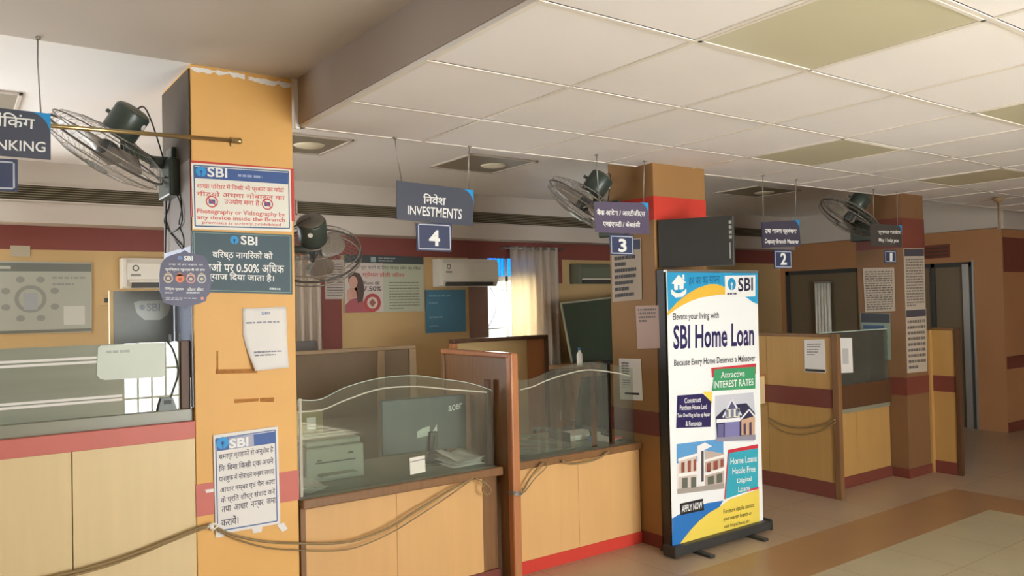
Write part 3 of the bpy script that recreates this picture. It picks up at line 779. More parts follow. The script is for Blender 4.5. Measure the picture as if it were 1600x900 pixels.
# loose paper, its lower edge curling away from the pillar
pq = [(1.24, 1.76), (1.47, 1.765), (1.475, 1.44), (1.291, 1.435)]
c = thing('paper_notice', 'white paper curling away at its lower corner, taped mid-height on the orange pillar', 'paper', (1.36, 4.12, 1.43))
def curl(u, v):
    L0 = (pq[0][0]*(1-v)+1.268*v+0.03*(v > 0.45)*(v-0.45), 0); aL = pq[0][0]+(pq[3][0]-pq[0][0])*max(0, (v-0.42)/0.58)**1.2
    aR = pq[1][0]*(1-v)+pq[2][0]*v
    z = (pq[0][1]*(1-u)+pq[1][1]*u)*(1-v)+(pq[3][1]*(1-u)+pq[2][1]*u)*v
    return (aL*(1-u)+aR*u, 4.130-0.045*max(0, v-0.4)**2*(1-0.6*u)*2, z)
MB().grid(curl, 10, 14).build('sheet', m_paper, c, solid=0.001)
s = Sheet('y', 4.127)
s.text('SBI', [(1.336, 1.741), (1.38, 1.74), (1.38, 1.726), (1.336, 1.724)], (130, 140, 170), 2, 'lettering', 0.02)
s.dashes([(1.255, 1.693), (1.444, 1.694), (1.444, 1.677), (1.255, 1.676)], 1, (150, 150, 160), 2, 'small_print', 0.5, 2)
s.val = 4.112
s.dashes([(1.289, 1.539), (1.438, 1.538), (1.441, 1.504), (1.295, 1.505)], 2, (140, 140, 150), 2, 'small_print', 0.4, 3)
s.finish(c)

c, s = board('paper_notice', 'large white sheet with blue header and Hindi handwriting lines, pasted low across the red band', 'notice', 'y', 4.124,
    [(1.082, 1.124), (1.412, 1.133), (1.418, 0.621), (1.087, 0.622)], 0.006, m_paper)
s.poly([(1.097, 1.1), (1.395, 1.108), (1.397, 1.047), (1.099, 1.041)], (64, 96, 160), 1, 'header_band')
s.poly([(1.157, 1.099), (1.284, 1.104), (1.286, 1.044), (1.159, 1.043)], (176, 176, 190), 2, 'header_band')
s.logo([(1.128, 1.08)][0], 0.030, SKY, (64, 96, 160))
s.text('SBI', [(1.16, 1.095), (1.257, 1.097), (1.257, 1.048), (1.159, 1.047)], WHITE, 4, 'lettering', 0.03)
bl = [(1.094, 1.103), (1.398, 1.115), (1.401, 0.637), (1.097, 0.64)]
s.strip(bl+bl[:1], 0.006, (78, 110, 160), 1, 'border')
INKB = (74, 74, 88)
for i, (t, x0, x1, y0) in enumerate([('समस्त ग्राहकों से अनुरोध है', 345, 428, 722), ('िक िबना िकसी एक अपने', 345, 428, 740), ('पासबुक में मोबाइल नम्बर लगाएं', 345, 429, 757), ('आधार नम्बर एवं पैन कारा', 346, 430, 774), ('के प्रित शीघ्र संवाद करें', 347, 430, 790), ('तथा  आधार  नम्बर  जमा', 348, 431, 806)]):
    s_top = 1.125-(y0-13-680)*0.00324; s_bot = s_top-0.042
    s.text(t, [(1.108+(x0-345)*0.0033, s_top), (1.392+(x1-430)*0.0033, s_top+0.004), (1.392+(x1-430)*0.0033, s_bot+0.004), (1.108+(x0-345)*0.0033, s_bot)], INKB, 2, 'lettering', 0.008)
s.text('करायें।', [(1.115, 0.705), (1.20, 0.706), (1.20, 0.660), (1.115, 0.659)], INKB, 2, 'lettering', 0.008)
s.finish(c)

# ------------------------------------------------------------------ the standing banner
BY = 3.761
c = thing('roll_up_banner', 'tall white roll-up banner reading SBI Home Loan, with two house pictures, standing on the floor', 'banner', (4.48, BY, 0))
quadB = [(4.0, 1.953), (4.984, 1.953), (4.972, 0.07), (3.99, 0.07)]
MB().prism([(a, BY, b_) for a, b_ in quadB], (0, 0.003, 0)).build('banner_sheet', mat('banner_vinyl', (240, 242, 240), 0.5, 0.3, var=0), c)
MB().box(3.97, 5.0, BY-0.05, BY+0.06, 0.02, 0.085, 0.012).build('base_cassette', m_black, c)
for x in (3.962, 5.0): MB().box(x, x+0.014, BY-0.055, BY+0.065, 0.012, 0.095, 0.01).build('end_cap', m_black, c)
for x in (4.2, 4.78): MB().box(x-0.025, x+0.025, BY-0.17, BY+0.2, 0.0, 0.022, 0.006).build('foot', m_black, c)
MB().box(3.985, 4.99, BY-0.012, BY+0.016, 1.945, 1.965, 0.004).build('top_bar', m_alu, c)
MB().tube([(4.48, BY+0.03, 0.08), (4.48, BY+0.02, 1.95)], 0.009, 8).build('support_pole', m_alu, c)
s = Sheet('y', BY)
CY = (52, 160, 208); YEL = (238, 190, 72); PURP = (52, 44, 92); YEL2 = (240, 214, 92); BL2 = (48, 118, 190)
s.poly([(4.005, 1.948), (4.993, 1.953), (4.982, 1.711), (4.922, 1.726), (4.863, 1.756), (4.732, 1.81), (4.603, 1.843), (4.519, 1.862), (4.436, 1.863), (4.313, 1.836), (4.198, 1.792), (4.099, 1.735), (4.033, 1.688), (4.007, 1.676)], CY, 1, 'header_band')
s.poly([(4.001, 1.676), (4.033, 1.692), (4.099, 1.74), (4.198, 1.792), (4.313, 1.836), (4.436, 1.863), (4.519, 1.862), (4.617, 1.839), (4.615, 1.787), (4.516, 1.784), (4.343, 1.768), (4.242, 1.746), (4.163, 1.721), (4.084, 1.691), (4.019, 1.658), (4, 1.649)], YEL, 2, 'header_band')
s.text('हर घर का सपना', [(4.222, 1.908), (4.55, 1.923), (4.561, 1.862), (4.22, 1.85)], (38, 90, 140), 3, 'lettering', 0.0)
s.poly([(4.607, 1.923), (4.961, 1.929), (4.954, 1.769), (4.607, 1.764)], WHITE, 3, 'logo_panel')
q = [(4.683, 1.862), (4.727, 1.862)]
s.logo(q[0], 0.046, (40, 150, 200), WHITE, 4)
s.text('SBI', [(4.758, 1.909), (4.93, 1.914), (4.926, 1.813), (4.753, 1.805)], (44, 40, 70), 4, 'lettering', 0.02)
s.dashes([(4.63, 1.801), (4.827, 1.804), (4.826, 1.785), (4.629, 1.782)], 1, (80, 80, 100), 4, 'small_print', 0.7, 3)
# white emblem: a house held by two hands
s.poly([(4.046, 1.868), (4.119, 1.93), (4.195, 1.872), (4.169, 1.873), (4.167, 1.828), (4.07, 1.824), (4.072, 1.864)], WHITE, 3, 'emblem')
s.poly([(4.158, 1.931), (4.177, 1.931), (4.176, 1.89), (4.157, 1.904)], WHITE, 3, 'emblem')
s.poly([(4.038, 1.824), (4.07, 1.829), (4.114, 1.802), (4.161, 1.832), (4.193, 1.832), (4.192, 1.801), (4.152, 1.775), (4.081, 1.771), (4.044, 1.794)], WHITE, 3, 'emblem')
s.strip([(4.116, 1.859), (4.114, 1.806)], 0.016, CY, 4, 'emblem'); s.strip([(4.058, 1.829), (4.082, 1.811), (4.114, 1.806), (4.147, 1.815), (4.18, 1.832)], 0.014, CY, 4, 'emblem')
s.text('Elevate your living with', [(4.051, 1.661), (4.532, 1.663), (4.529, 1.603), (4.049, 1.604)], (56, 56, 62), 2, 'lettering', 0.012)
s.text('SBI Home Loan', [(4.054, 1.582), (4.93, 1.572), (4.922, 1.399), (4.048, 1.415)], PURP, 2, 'lettering', 0.022)
s.text('Because Every Home Deserves a Makeover', [(4.052, 1.345), (4.934, 1.331), (4.931, 1.269), (4.049, 1.288)], (46, 46, 54), 2, 'lettering', 0.012)
s.poly([(4.432, 1.263), (4.939, 1.263), (4.935, 1.187), (4.436, 1.194)], (206, 62, 70), 2, 'offer_box#1')
s.poly([(4.466, 1.251), (4.93, 1.24), (4.922, 1.077), (4.432, 1.098)], (70, 158, 108), 3, 'offer_box#1')
s.text('Attractive', [(4.535, 1.228), (4.801, 1.224), (4.799, 1.177), (4.533, 1.182)], WHITE, 4, 'lettering', 0.01)
s.text('INTEREST RATES', [(4.455, 1.165), (4.903, 1.155), (4.901, 1.103), (4.453, 1.115)], WHITE, 4, 'lettering', 0.015)
s.poly([(4.336, 1.102), (4.432, 1.094), (4.435, 1.002), (4.375, 1.053)], YEL2, 2, 'loan_box')
s.poly([(4.074, 1.097), (4.336, 1.088), (4.422, 1.022), (4.407, 0.846), (4.053, 0.875)], PURP, 3, 'loan_box')
for t, q in (('Construct', [(4.144, 1.073), (4.315, 1.067), (4.313, 1.031), (4.142, 1.038)]), ('Purchase House Land', [(4.097, 1.029), (4.373, 1.012), (4.372, 0.976), (4.095, 0.994)]), ('Take Over/Plug in/Top up Repair', [(4.069, 0.974), (4.405, 0.95), (4.403, 0.914), (4.068, 0.939)]), ('& Renovate', [(4.15, 0.913), (4.315, 0.901), (4.313, 0.865), (4.149, 0.878)])):
    s.text(t, q, WHITE, 4, 'lettering', 0.015)
# picture: dark blue gabled house
N_ = 'house_picture'
s.poly([(4.465, 1.063), (4.898, 1.05), (4.913, 0.872), (4.889, 0.683), (4.458, 0.735)], (204, 206, 214), 2, N_)
s.poly([(4.465, 0.908), (4.551, 0.954), (4.666, 0.981), (4.813, 0.977), (4.907, 0.896), (4.898, 0.711), (4.473, 0.761)], (58, 56, 82), 3, N_)
s.poly([(4.542, 0.9), (4.646, 1.02), (4.75, 0.893)], (92, 92, 128), 4, N_); s.strip([(4.542, 0.9), (4.646, 1.02), (4.75, 0.893)], 0.016, (232, 232, 236), 5, N_)
s.poly([(4.572, 0.952), (4.73, 0.947), (4.728, 0.886), (4.57, 0.893)], (236, 230, 214), 5, N_)
for q in ([(4.579, 0.947), (4.607, 0.944), (4.605, 0.898), (4.577, 0.896)], [(4.629, 0.947), (4.665, 0.944), (4.662, 0.892), (4.627, 0.896)], [(4.686, 0.942), (4.715, 0.939), (4.713, 0.892), (4.684, 0.895)]): s.poly(q, (120, 130, 150), 6, N_)
s.poly([(4.472, 0.893), (4.735, 0.88), (4.733, 0.852), (4.47, 0.866)], (240, 240, 240), 5, N_)
s.poly([(4.561, 0.861), (4.726, 0.853), (4.721, 0.741), (4.556, 0.751)], (132, 128, 176), 5, N_); s.poly([(4.484, 0.856), (4.547, 0.853), (4.542, 0.753), (4.48, 0.76)], (110, 108, 150), 5, N_)
s.poly([(4.748, 0.86), (4.906, 0.873), (4.899, 0.735), (4.743, 0.748)], (206, 170, 140), 5, N_); s.strip([(4.734, 0.862), (4.84, 0.927), (4.913, 0.862)], 0.014, (232, 232, 236), 6, N_)
for q in ([(4.769, 0.83), (4.799, 0.831), (4.795, 0.747), (4.766, 0.75)], [(4.836, 0.832), (4.866, 0.834), (4.862, 0.739), (4.832, 0.742)]): s.poly(q, (90, 70, 90), 6, N_)
s.poly([(4.459, 0.762), (4.907, 0.734), (4.905, 0.696), (4.458, 0.735)], (150, 146, 160), 6, N_)
# picture: modern white villa under a blue sky
s.poly([(4.055, 0.766), (4.542, 0.748), (4.534, 0.395), (4.048, 0.43)], (236, 228, 222), 2, N_)
s.poly([(4.055, 0.766), (4.542, 0.748), (4.536, 0.597), (4.05, 0.635)], (98, 160, 210), 3, N_)
s.poly([(4.07, 0.667), (4.252, 0.679), (4.242, 0.426), (4.061, 0.441)], (214, 200, 188), 4, N_)
s.poly([(4.261, 0.727), (4.342, 0.744), (4.415, 0.708), (4.333, 0.691), (4.329, 0.426), (4.249, 0.43)], (238, 236, 234), 5, N_)
s.poly([(4.34, 0.69), (4.545, 0.637), (4.535, 0.413), (4.329, 0.426)], (196, 178, 164), 4, N_)
s.poly([(4.299, 0.687), (4.326, 0.688), (4.318, 0.473), (4.291, 0.473)], (86, 80, 80), 6, N_)
for q in ([(4.063, 0.664), (4.259, 0.678), (4.258, 0.661), (4.063, 0.647)], [(4.066, 0.563), (4.254, 0.554), (4.253, 0.532), (4.065, 0.541)], [(4.337, 0.623), (4.544, 0.633), (4.544, 0.614), (4.336, 0.605)], [(4.333, 0.534), (4.54, 0.541), (4.539, 0.518), (4.333, 0.511)]): s.poly(q, (244, 240, 234), 6, N_)
for q in ([(4.094, 0.634), (4.126, 0.634), (4.124, 0.564), (4.091, 0.564)], [(4.159, 0.638), (4.192, 0.638), (4.188, 0.559), (4.156, 0.559)], [(4.218, 0.639), (4.244, 0.64), (4.241, 0.56), (4.215, 0.559)], [(4.356, 0.594), (4.397, 0.597), (4.394, 0.53), (4.354, 0.531)], [(4.425, 0.598), (4.473, 0.601), (4.47, 0.537), (4.422, 0.535)], [(4.501, 0.602), (4.536, 0.601), (4.534, 0.547), (4.499, 0.547)]): s.poly(q, (150, 84, 70), 6, N_)
for q in ([(4.097, 0.528), (4.154, 0.524), (4.152, 0.454), (4.094, 0.458)], [(4.187, 0.519), (4.239, 0.516), (4.236, 0.445), (4.184, 0.449)], [(4.359, 0.499), (4.427, 0.498), (4.425, 0.439), (4.357, 0.445)], [(4.455, 0.503), (4.518, 0.503), (4.515, 0.439), (4.452, 0.439)]): s.poly(q, (104, 108, 96), 6, N_)
s.poly([(4.049, 0.461), (4.536, 0.427), (4.534, 0.39), (4.048, 0.426)], (170, 160, 150), 6, N_)
# teal offer box, swooshes, footer
s.poly([(4.588, 0.659), (4.934, 0.659), (4.932, 0.616), (4.608, 0.624)], (206, 58, 70), 2, 'offer_box')
s.poly([(4.594, 0.635), (4.932, 0.63), (4.919, 0.336), (4.538, 0.312)], (62, 172, 190), 3, 'offer_box')
s.poly([(4.784, 0.338), (4.927, 0.344), (4.926, 0.325), (4.791, 0.327)], (206, 58, 70), 4, 'offer_box')
s.strip([(4.595, 0.654), (4.538, 0.312)], 0.012, (206, 58, 70), 4, 'offer_box')
for t, q in (('Home Loans', [(4.614, 0.596), (4.915, 0.58), (4.913, 0.533), (4.612, 0.55)]), ('Hassle Free', [(4.632, 0.524), (4.896, 0.506), (4.894, 0.459), (4.63, 0.478)]), ('Digital', [(4.679, 0.438), (4.848, 0.432), (4.846, 0.39), (4.677, 0.396)]), ('Loans', [(4.691, 0.38), (4.823, 0.374), (4.821, 0.332), (4.689, 0.339)])):
    s.text(t, q, WHITE, 5, 'lettering', 0.012)
s.poly([(3.991, 0.27), (4.068, 0.287), (4.185, 0.307), (4.351, 0.315), (4.523, 0.305), (4.48, 0.266), (4.369, 0.244), (4.26, 0.205), (4.166, 0.156), (4.073, 0.094), (3.995, 0.036), (3.983, 0.039)], BL2, 2, 'swoosh')
s.poly([(3.995, 0.036), (4.073, 0.094), (4.166, 0.156), (4.26, 0.205), (4.369, 0.244), (4.48, 0.266), (4.594, 0.303), (4.739, 0.312), (4.934, 0.324), (4.929, 0.067), (4.846, 0.063), (4.727, 0.057), (4.611, 0.041), (4.511, 0.014), (4.306, 0.023)], YEL2, 2, 'swoosh')
s.poly([(4.54, 0.027), (4.64, 0.05), (4.772, 0.058), (4.929, 0.058), (4.927, 0.02), (4.726, 0.02)], BL2, 3, 'swoosh')
s.poly([(4.071, 0.357), (4.306, 0.354), (4.316, 0.271), (4.074, 0.278)], (44, 44, 44), 3, 'button')
s.text('APPLY NOW', [(4.089, 0.341), (4.299, 0.337), (4.297, 0.288), (4.087, 0.293)], WHITE, 4, 'lettering', 0.02)
for t, q in (('For more details, contact', [(4.521, 0.241), (4.869, 0.235), (4.867, 0.197), (4.519, 0.205)]), ('your nearest branch or', [(4.518, 0.187), (4.836, 0.178), (4.835, 0.141), (4.517, 0.151)]), ('visit https://bank.sbi', [(4.523, 0.131), (4.804, 0.123), (4.803, 0.09), (4.522, 0.099)])):
    s.text(t, q, (86, 76, 44), 4, 'lettering', 0.01)
s.finish(c)

# ------------------------------------------------------------------ black display on the pillar, black column behind the banner
c = thing('wall_display', 'black flat display seen from its rear, bracketed to the pillar above the standing banner', 'display', (4.12, 3.93, 1.985))
M = Matrix.Translation((4.103, 3.925, 0)) @ Matrix.Rotation(math.radians(-60), 4, 'Z')
MB().box(0.0, 0.52, 0.0, 0.055, 1.985, 2.325, 0.006).build('housing', m_black, c, M=M)
MB().box(0.03, 0.52-0.03, 0.05, 0.070, 2.0, 2.31, 0.004).build('screen', mat('dark_screen', (18, 18, 20), 0.15, 0.5, var=0), c, M=M)
pt = MB()
for k in range(4): pt.box(0.52-0.03, 0.52-0.012, -0.003, 0.0, 2.29-0.034*k-0.022, 2.29-0.034*k)
pt.build('port', m_grey, c, M=M)
MB().box(0.52-0.03, 0.52-0.022, -0.002, 0.0, 2.03, 2.14).build('edge_line', m_grey, c, M=M)
MB().tube([(4.30, 3.945, 2.15), (4.275, 3.77, 2.15)], 0.02, 10).box(4.26, 4.34, 3.935, 3.948, 2.08, 2.22, 0.003).build('bracket', m_black, c)
c = thing('floor_stand', 'slim black upright stand on the floor against the pillar, showing beside the banner edge', 'stand', (4.16, 3.89, 0))
MB().box(4.085, 4.24, 3.86, 3.94, 0.02, 1.975, 0.006).build('shaft', m_black, c)
MB().box(4.05, 4.29, 3.835, 3.938, 0.0, 0.025, 0.004).build('base', m_black, c)
MB().box(4.10, 4.225, 3.858, 3.862, 0.3, 1.9, 0.001).build('front_cover', m_dark, c)

# ------------------------------------------------------------------ papers on the second and third pillars and beside them
def paper(label, ax, val, pts, rows, seed, head=None, rgb=(110, 106, 100), m=None, name='paper_notice', cat='paper', fill=0.5, margin=0.08, group=None, top=0.0):
    c, s = board(name, label, cat, ax, val, pts, 0.003, m or m_paper, group, 'sheet')
    TL, TR, BR, BL = pts
    def at(u, v): return ((TL[0]*(1-u)+TR[0]*u)*(1-v)+(BL[0]*(1-u)+BR[0]*u)*v, (TL[1]*(1-u)+TR[1]*u)*(1-v)+(BL[1]*(1-u)+BR[1]*u)*v)
    v0 = margin
    if head:
        s.poly([at(0.02, 0.01), at(0.98, 0.01), at(0.98, head[0]), at(0.02, head[0])], head[1], 1, 'header_band')
        v0 = head[0]+0.03
    v0 = max(v0, top)
    if rows: s.dashes([at(margin, v0), at(1-margin, v0), at(1-margin, 1-margin*0.6), at(margin, 1-margin*0.6)], rows, rgb, 2, 'small_print', fill, seed)
    return c, s, at
c, s, at = paper('long printed notice of seven lines, high on the pillar under the number 3 plate', 'x', 4.083, [(4.393, 2.22), (4.081, 2.209), (4.084, 1.764), (4.396, 1.75)], 0, 1, None, m=m_dimpaper, name='printed_notice')
s.poly([at(0.72, 0.02), at(0.98, 0.02), at(0.98, 0.18), at(0.72, 0.18)], (70, 76, 96), 2, 'header_band')
for k in range(7): s.dashes([at(0.1, 0.27+0.1*k), at(0.9, 0.26+0.1*k), at(0.9, 0.33+0.1*k), at(0.1, 0.34+0.1*k)], 1, (70, 66, 70), 2, 'small_print', 0.8, 20+k, gap=0.05)
s.finish(c)
c, s, at = paper('pinkish paper with four printed lines near its top, on the pillar beside the banner', 'x', 4.083, [(4.151, 1.718), (3.922, 1.72), (3.92, 1.417), (4.143, 1.405)], 0, 2, m=mat('pinkish_paper', (214, 190, 180), 0.7, 0.2, var=0.03), name='printed_notice')
s.dashes([at(0.1, 0.05), at(0.9, 0.05), at(0.86, 0.4), at(0.14, 0.4)], 4, (120, 110, 110), 2, 'small_print', 0.5, 8); s.finish(c)
c, s, at = paper('small white form with black bar at its foot, on the pillar just above counter 3', 'x', 4.083, [(4.341, 1.327), (4.113, 1.332), (4.104, 1.031), (4.338, 1.021)], 0, 3, name='printed_notice')
s.dashes([at(0.12, 0.08), at(0.45, 0.08), at(0.45, 0.4), at(0.12, 0.4)], 5, (96, 90, 90), 2, 'small_print', 0.6, 5)
s.dashes([at(0.15, 0.5), at(0.5, 0.5), at(0.5, 0.72), at(0.15, 0.72)], 4, (120, 110, 110), 2, 'small_print', 0.4, 6)
s.poly([at(0.22, 0.82), at(0.88, 0.82), at(0.88, 0.87), at(0.22, 0.87)], (50, 46, 46), 2, 'print'); s.finish(c)

c, s, at = paper('broad white sheet of dense print, pinned on the far pillar under its wall fan', 'x', 7.45, [(4.354, 2.033), (4.033, 2.023), (4.034, 1.602), (4.342, 1.591)], 17, 11, rgb=(112, 100, 92), m=m_dimpaper, name='printed_notice', fill=0.45, margin=0.06)
s.finish(c)
c, s, at = paper('green-grey poster with a dark header, below the dense white sheet on the far pillar', 'x', 7.45, [(4.396, 1.585), (4.086, 1.577), (4.094, 1.129), (4.399, 1.115)], 9, 12, (0.2, (66, 68, 74)), rgb=(110, 124, 112), m=mat('green_grey_poster', (142, 156, 140), 0.5, 0.3, var=0.05), name='poster', cat='poster', top=0.42)
s.poly([at(0.1, 0.26), at(0.8, 0.26), at(0.8, 0.34), at(0.1, 0.34)], (72, 96, 130), 2, 'header_band'); s.finish(c)
c, s, at = paper('long narrow printed sheet, upper of two on the face of the far pillar', 'y', 3.943, [(7.47, 2.204), (7.858, 2.213), (7.844, 1.617), (7.468, 1.613)], 17, 13, (0.13, (78, 74, 82)), rgb=(112, 104, 96), m=m_dimpaper, name='printed_notice', fill=0.5, margin=0.07); s.finish(c)
c, s, at = paper('narrow printed sheet of larger lines, lower of two on the face of the far pillar', 'y', 3.943, [(7.468, 1.613), (7.857, 1.617), (7.841, 0.999), (7.465, 1.006)], 9, 14, (0.12, (78, 74, 82)), rgb=(112, 104, 96), m=m_dimpaper, name='printed_notice', fill=0.5, margin=0.07); s.finish(c)
c, s, at = paper('white paper with a dark bottom bar, stapled to the tan divider by counter 1', 'x', 6.246, [(4.231, 1.372), (4.028, 1.382), (4.025, 1.086), (4.235, 1.085)], 0, 15)
s.dashes([at(0.15, 0.1), at(0.85, 0.1), at(0.6, 0.5), at(0.15, 0.5)], 5, (130, 124, 120), 2, 'small_print', 0.4, 7)
s.poly([at(0.04, 0.9), at(0.98, 0.9), at(0.98, 0.98), at(0.04, 0.98)], (70, 64, 60), 2, 'print'); s.finish(c)
c, s, at = paper('white sheet taped inside the glass of counter 1, beside the tan divider', 'y', 4.122, [(6.593, 1.377), (6.832, 1.366), (6.836, 1.045), (6.597, 1.056)], 0, 16)
s.poly([at(0.3, 0.3), at(0.72, 0.3), at(0.72, 0.75), at(0.3, 0.75)], (196, 194, 190), 2, 'print'); s.finish(c)

# ------------------------------------------------------------------ wall fans
def fan_parts(root, n, centre, mount, R=0.30, box=None, roll=0.0):
    """cage fan blowing along n; mount: point on the pillar face; every part in world coordinates"""
    n = Vector(n).normalized()
    a = Vector((0, 0, 1)); u = n.cross(a).normalized(); v = n.cross(u)
    c = Vector(centre)
    def W(r, t, h): return c+(u*math.cos(t)+v*math.sin(t))*r+n*h
    ring = MB()
    MB().tube([W(R, 2*math.pi*k/48, 0.0) for k in range(48)], 0.0065, 6, closed=True).build('rim', mat('dark_rim_wire', (84, 78, 70), 0.4, 0.4, var=0), root)
    for r, h, tk in ((R*0.985, 0.035, 0.004), (R*0.985, -0.035, 0.004), (R*0.62, 0.085, 0.0015), (R*0.62, -0.085, 0.0015), (0.06, 0.105, 0.004), (0.10, -0.10, 0.004)):
        ring.tube([W(r, 2*math.pi*k/48, h) for k in range(48)], tk, 6, closed=True)
    for k in range(44):
        t = 2*math.pi*k/44
        ring.tube([W(0.06, t, 0.105), W(R*0.62, t+0.05, 0.085), W(R*0.9, t+0.08, 0.055), W(R, t+0.1, 0.0)], 0.0010, 3)
        ring.tube([W(0.10, t, -0.10), W(R*0.62, t-0.04, -0.085), W(R*0.9, t-0.06, -0.055), W(R, t-0.08, 0.0)], 0.0010, 3)
    ring.build('cage', m_cage, root)
    MB().lathe([(0.001, 0.108), (0.05, 0.108), (0.058, 0.10), (0.058, 0.094)], c, n, 24).build('cage_badge', m_grey, root)
    MB().lathe([(0.03, -0.05), (0.045, -0.04), (0.045, 0.02), (0.03, 0.045), (0.005, 0.05)], c, n, 20).build('hub', m_dark, root)
    for k in range(3):
        t0 = 2*math.pi*k/3+0.5+roll
        bl = MB()
        def fn(p, q):
            r = 0.04+(R*0.86-0.04)*p
            wdt = 0.22+0.62*math.sin(math.pi*min(1, p*0.9+0.12))**0.8
            t = t0+(q-0.5)*wdt*1.25-0.25*p
            return W(r, t, (q-0.5)*0.075*(1-0.3*p))
        bl.grid(fn, 12, 6).build('blade', m_blade, root, solid=0.002)
    MB().lathe([(0.055, -0.085), (0.083, -0.10), (0.088, -0.115), (0.088, -0.235), (0.084, -0.243)], c, n, 28).build('motor', m_green, root)
    MB().lathe([(0.082, -0.243), (0.078, -0.252), (0.05, -0.262), (0.012, -0.265)], c, n, 28).build('motor_cap', mat('brown_grey_enamel', (96, 92, 80), 0.4, 0.4, var=0), root)
    pu = (a-n*a.dot(n)).normalized()
    MB().lathe([(0.015, 0), (0.015, 0.004)], c-n*0.20-pu*0.0865, -pu, 12).build('rating_label', m_paper, root)
    MB().tube([c-n*0.17+pu*0.08, c-n*0.17+pu*0.118], 0.011, 8).build('swing_knob', m_green, root)
    m_ = Vector(mount); sgn = 1 if c.x > m_.x else -1
    j = c-n*0.15-a*0.10
    MB().tube([c-n*0.16-a*0.06, j, Vector((m_.x+sgn*0.10, m_.y, m_.z))], 0.024, 10).tube([Vector((m_.x+sgn*0.12, m_.y, m_.z)), Vector((m_.x+sgn*0.002, m_.y, m_.z))], 0.034, 10).build('arm', m_green, root)
    MB().box(min(m_.x, m_.x+sgn*0.03), max(m_.x, m_.x+sgn*0.03), m_.y-0.07, m_.y+0.07, m_.z-0.12, m_.z+0.08, 0.008).build('wall_bracket', m_green, root)
    if box:
        x0, x1, y0, y1, z0, z1 = box
        MB().box(x0, x1, y0, y1, z0, z1, 0.01).build('regulator_box', m_green, root)
    MB().tube(smooth_path([c-n*0.25, c-n*0.30+Vector((sgn*-0.03, 0, -0.04)), Vector((m_.x+sgn*0.05, m_.y+0.02, m_.z+0.02)), Vector((m_.x+sgn*0.02, m_.y+0.03, m_.z-0.15))], 6), 0.004, 6).build('flex', m_cabled, root)

NF = (-0.47, 0.34, -0.81)
f1 = thing('wall_fan', 'wall fan with a tilted wire cage and green motor, beside the BANKING sign', 'fan', (0.995, 4.5, 2.58), 'wall fans on the pillars')
fan_parts(f1, NF, (0.665, 4.46, 2.585), (0.999, 4.50, 2.55), 0.30, (0.94, 0.998, 4.36, 4.62, 2.36, 2.56))
def copy_thing(root, loc, label):
    r = root.copy(); COL.objects.link(r); r.location = loc; r['label'] = label
    for ch in list(root.children):
        k = ch.copy(); COL.objects.link(k); k.parent = r
        for g in list(ch.children):
            h = g.copy(); COL.objects.link(h); h.parent = k
    return r
copy_thing(f1, (4.087, 4.36, 2.46), 'wall fan with a tilted wire cage, half hidden behind the purple-grey sign numbered 3')
copy_thing(f1, (7.457, 4.33, 2.52), 'wall fan in a dim corner, on the far pillar beside the sign numbered 1')
f2 = thing('wall_fan', 'wall fan with green motor over its round cage, between notice-covered pillar and INVESTMENTS sign', 'fan', (1.525, 4.62, 2.2), 'wall fans on the pillars')
fan_parts(f2, (0.30, 0.55, -0.78), (1.845, 4.66, 2.085), (1.523, 4.62, 2.12), 0.285, None, 0.9)

# wires and loops down the side of the first pillar
c = thing('cable_bundle', 'tangle of thin dark wires looping down the side of the notice-covered pillar', 'cable', (0.995, 4.5, 2.0))
mb = MB()
def side(px): return [(0.992, a, b_) for a, b_ in px]
for k, px in enumerate(([(4.637, 2.422), (4.69, 2.314), (4.648, 2.231), (4.5, 2.148), (4.319, 2.076), (4.288, 2.131), (4.381, 2.213), (4.321, 2.29), (4.357, 2.379)], [(4.545, 2.41), (4.595, 2.332), (4.71, 2.262), (4.588, 2.19), (4.386, 2.118), (4.278, 2.083)], [(4.414, 2.386), (4.306, 2.305), (4.283, 2.22), (4.397, 2.187), (4.574, 2.182)], [(4.622, 2.413), (4.63, 2.272), (4.657, 2.079)])):
    mb.tube(smooth_path([(x-0.004*k, y, z) for x, y, z in side(px)], 5), 0.004, 6)
mb.build('loop', m_cabled, c)

c = thing('curtain_rod', 'thin brass rod with a knob end, running level from the BANKING sign across the pillar', 'rod', (0.6, 4.11, 2.58))
MB().tube([(-0.3, 4.119, 2.598), (1.21, 4.119, 2.627)], 0.0105, 12).build('rod', m_brass, c)
MB().lathe([(0.012, -0.03), (0.014, -0.028), (0.014, 0.0), (0.016, 0.004), (0.016, 0.016), (0.012, 0.022)], (1.222, 4.117, 2.6272), (1, 0, 0.019), 16).build('end_knob', m_brass, c)
MB().box(1.19, 1.205, 4.119, 4.134, 2.60, 2.645, 0.002).build('bracket', m_brass, c)

# ------------------------------------------------------------------ ceiling lights
def slab_light(label, x0, x1, y0, y1):
    c = thing('ceiling_light', label, 'light', ((x0+x1)/2, (y0+y1)/2, ZS-0.01), 'panel lights in the tile ceiling')
    MB().box(x0+0.012, x1-0.012, y0+0.012, y1-0.012, ZS-0.004, ZS+0.004, 0.0).build('diffuser', m_diff, c)
    f = MB()
    for a in ((x0, x1, y0, y0+0.016), (x0, x1, y1-0.016, y1), (x0, x0+0.016, y0, y1), (x1-0.016, x1, y0, y1)): f.box(*a, ZS-0.007, ZS+0.002)
    f.build('frame', m_tbar, c)
slab_light('unlit greenish panel light in the tile ceiling, overhead at the top of the view', 2.32, 3.035, 1.275, 1.99)
slab_light('unlit square panel light in the tile ceiling, over the aisle between signs 3 and 2', 4.525, 5.245, 2.745, 3.46)
slab_light('unlit panel light in the tile ceiling, cut by the frame edge above the far divider', 4.525, 5.245, 1.275, 1.99)
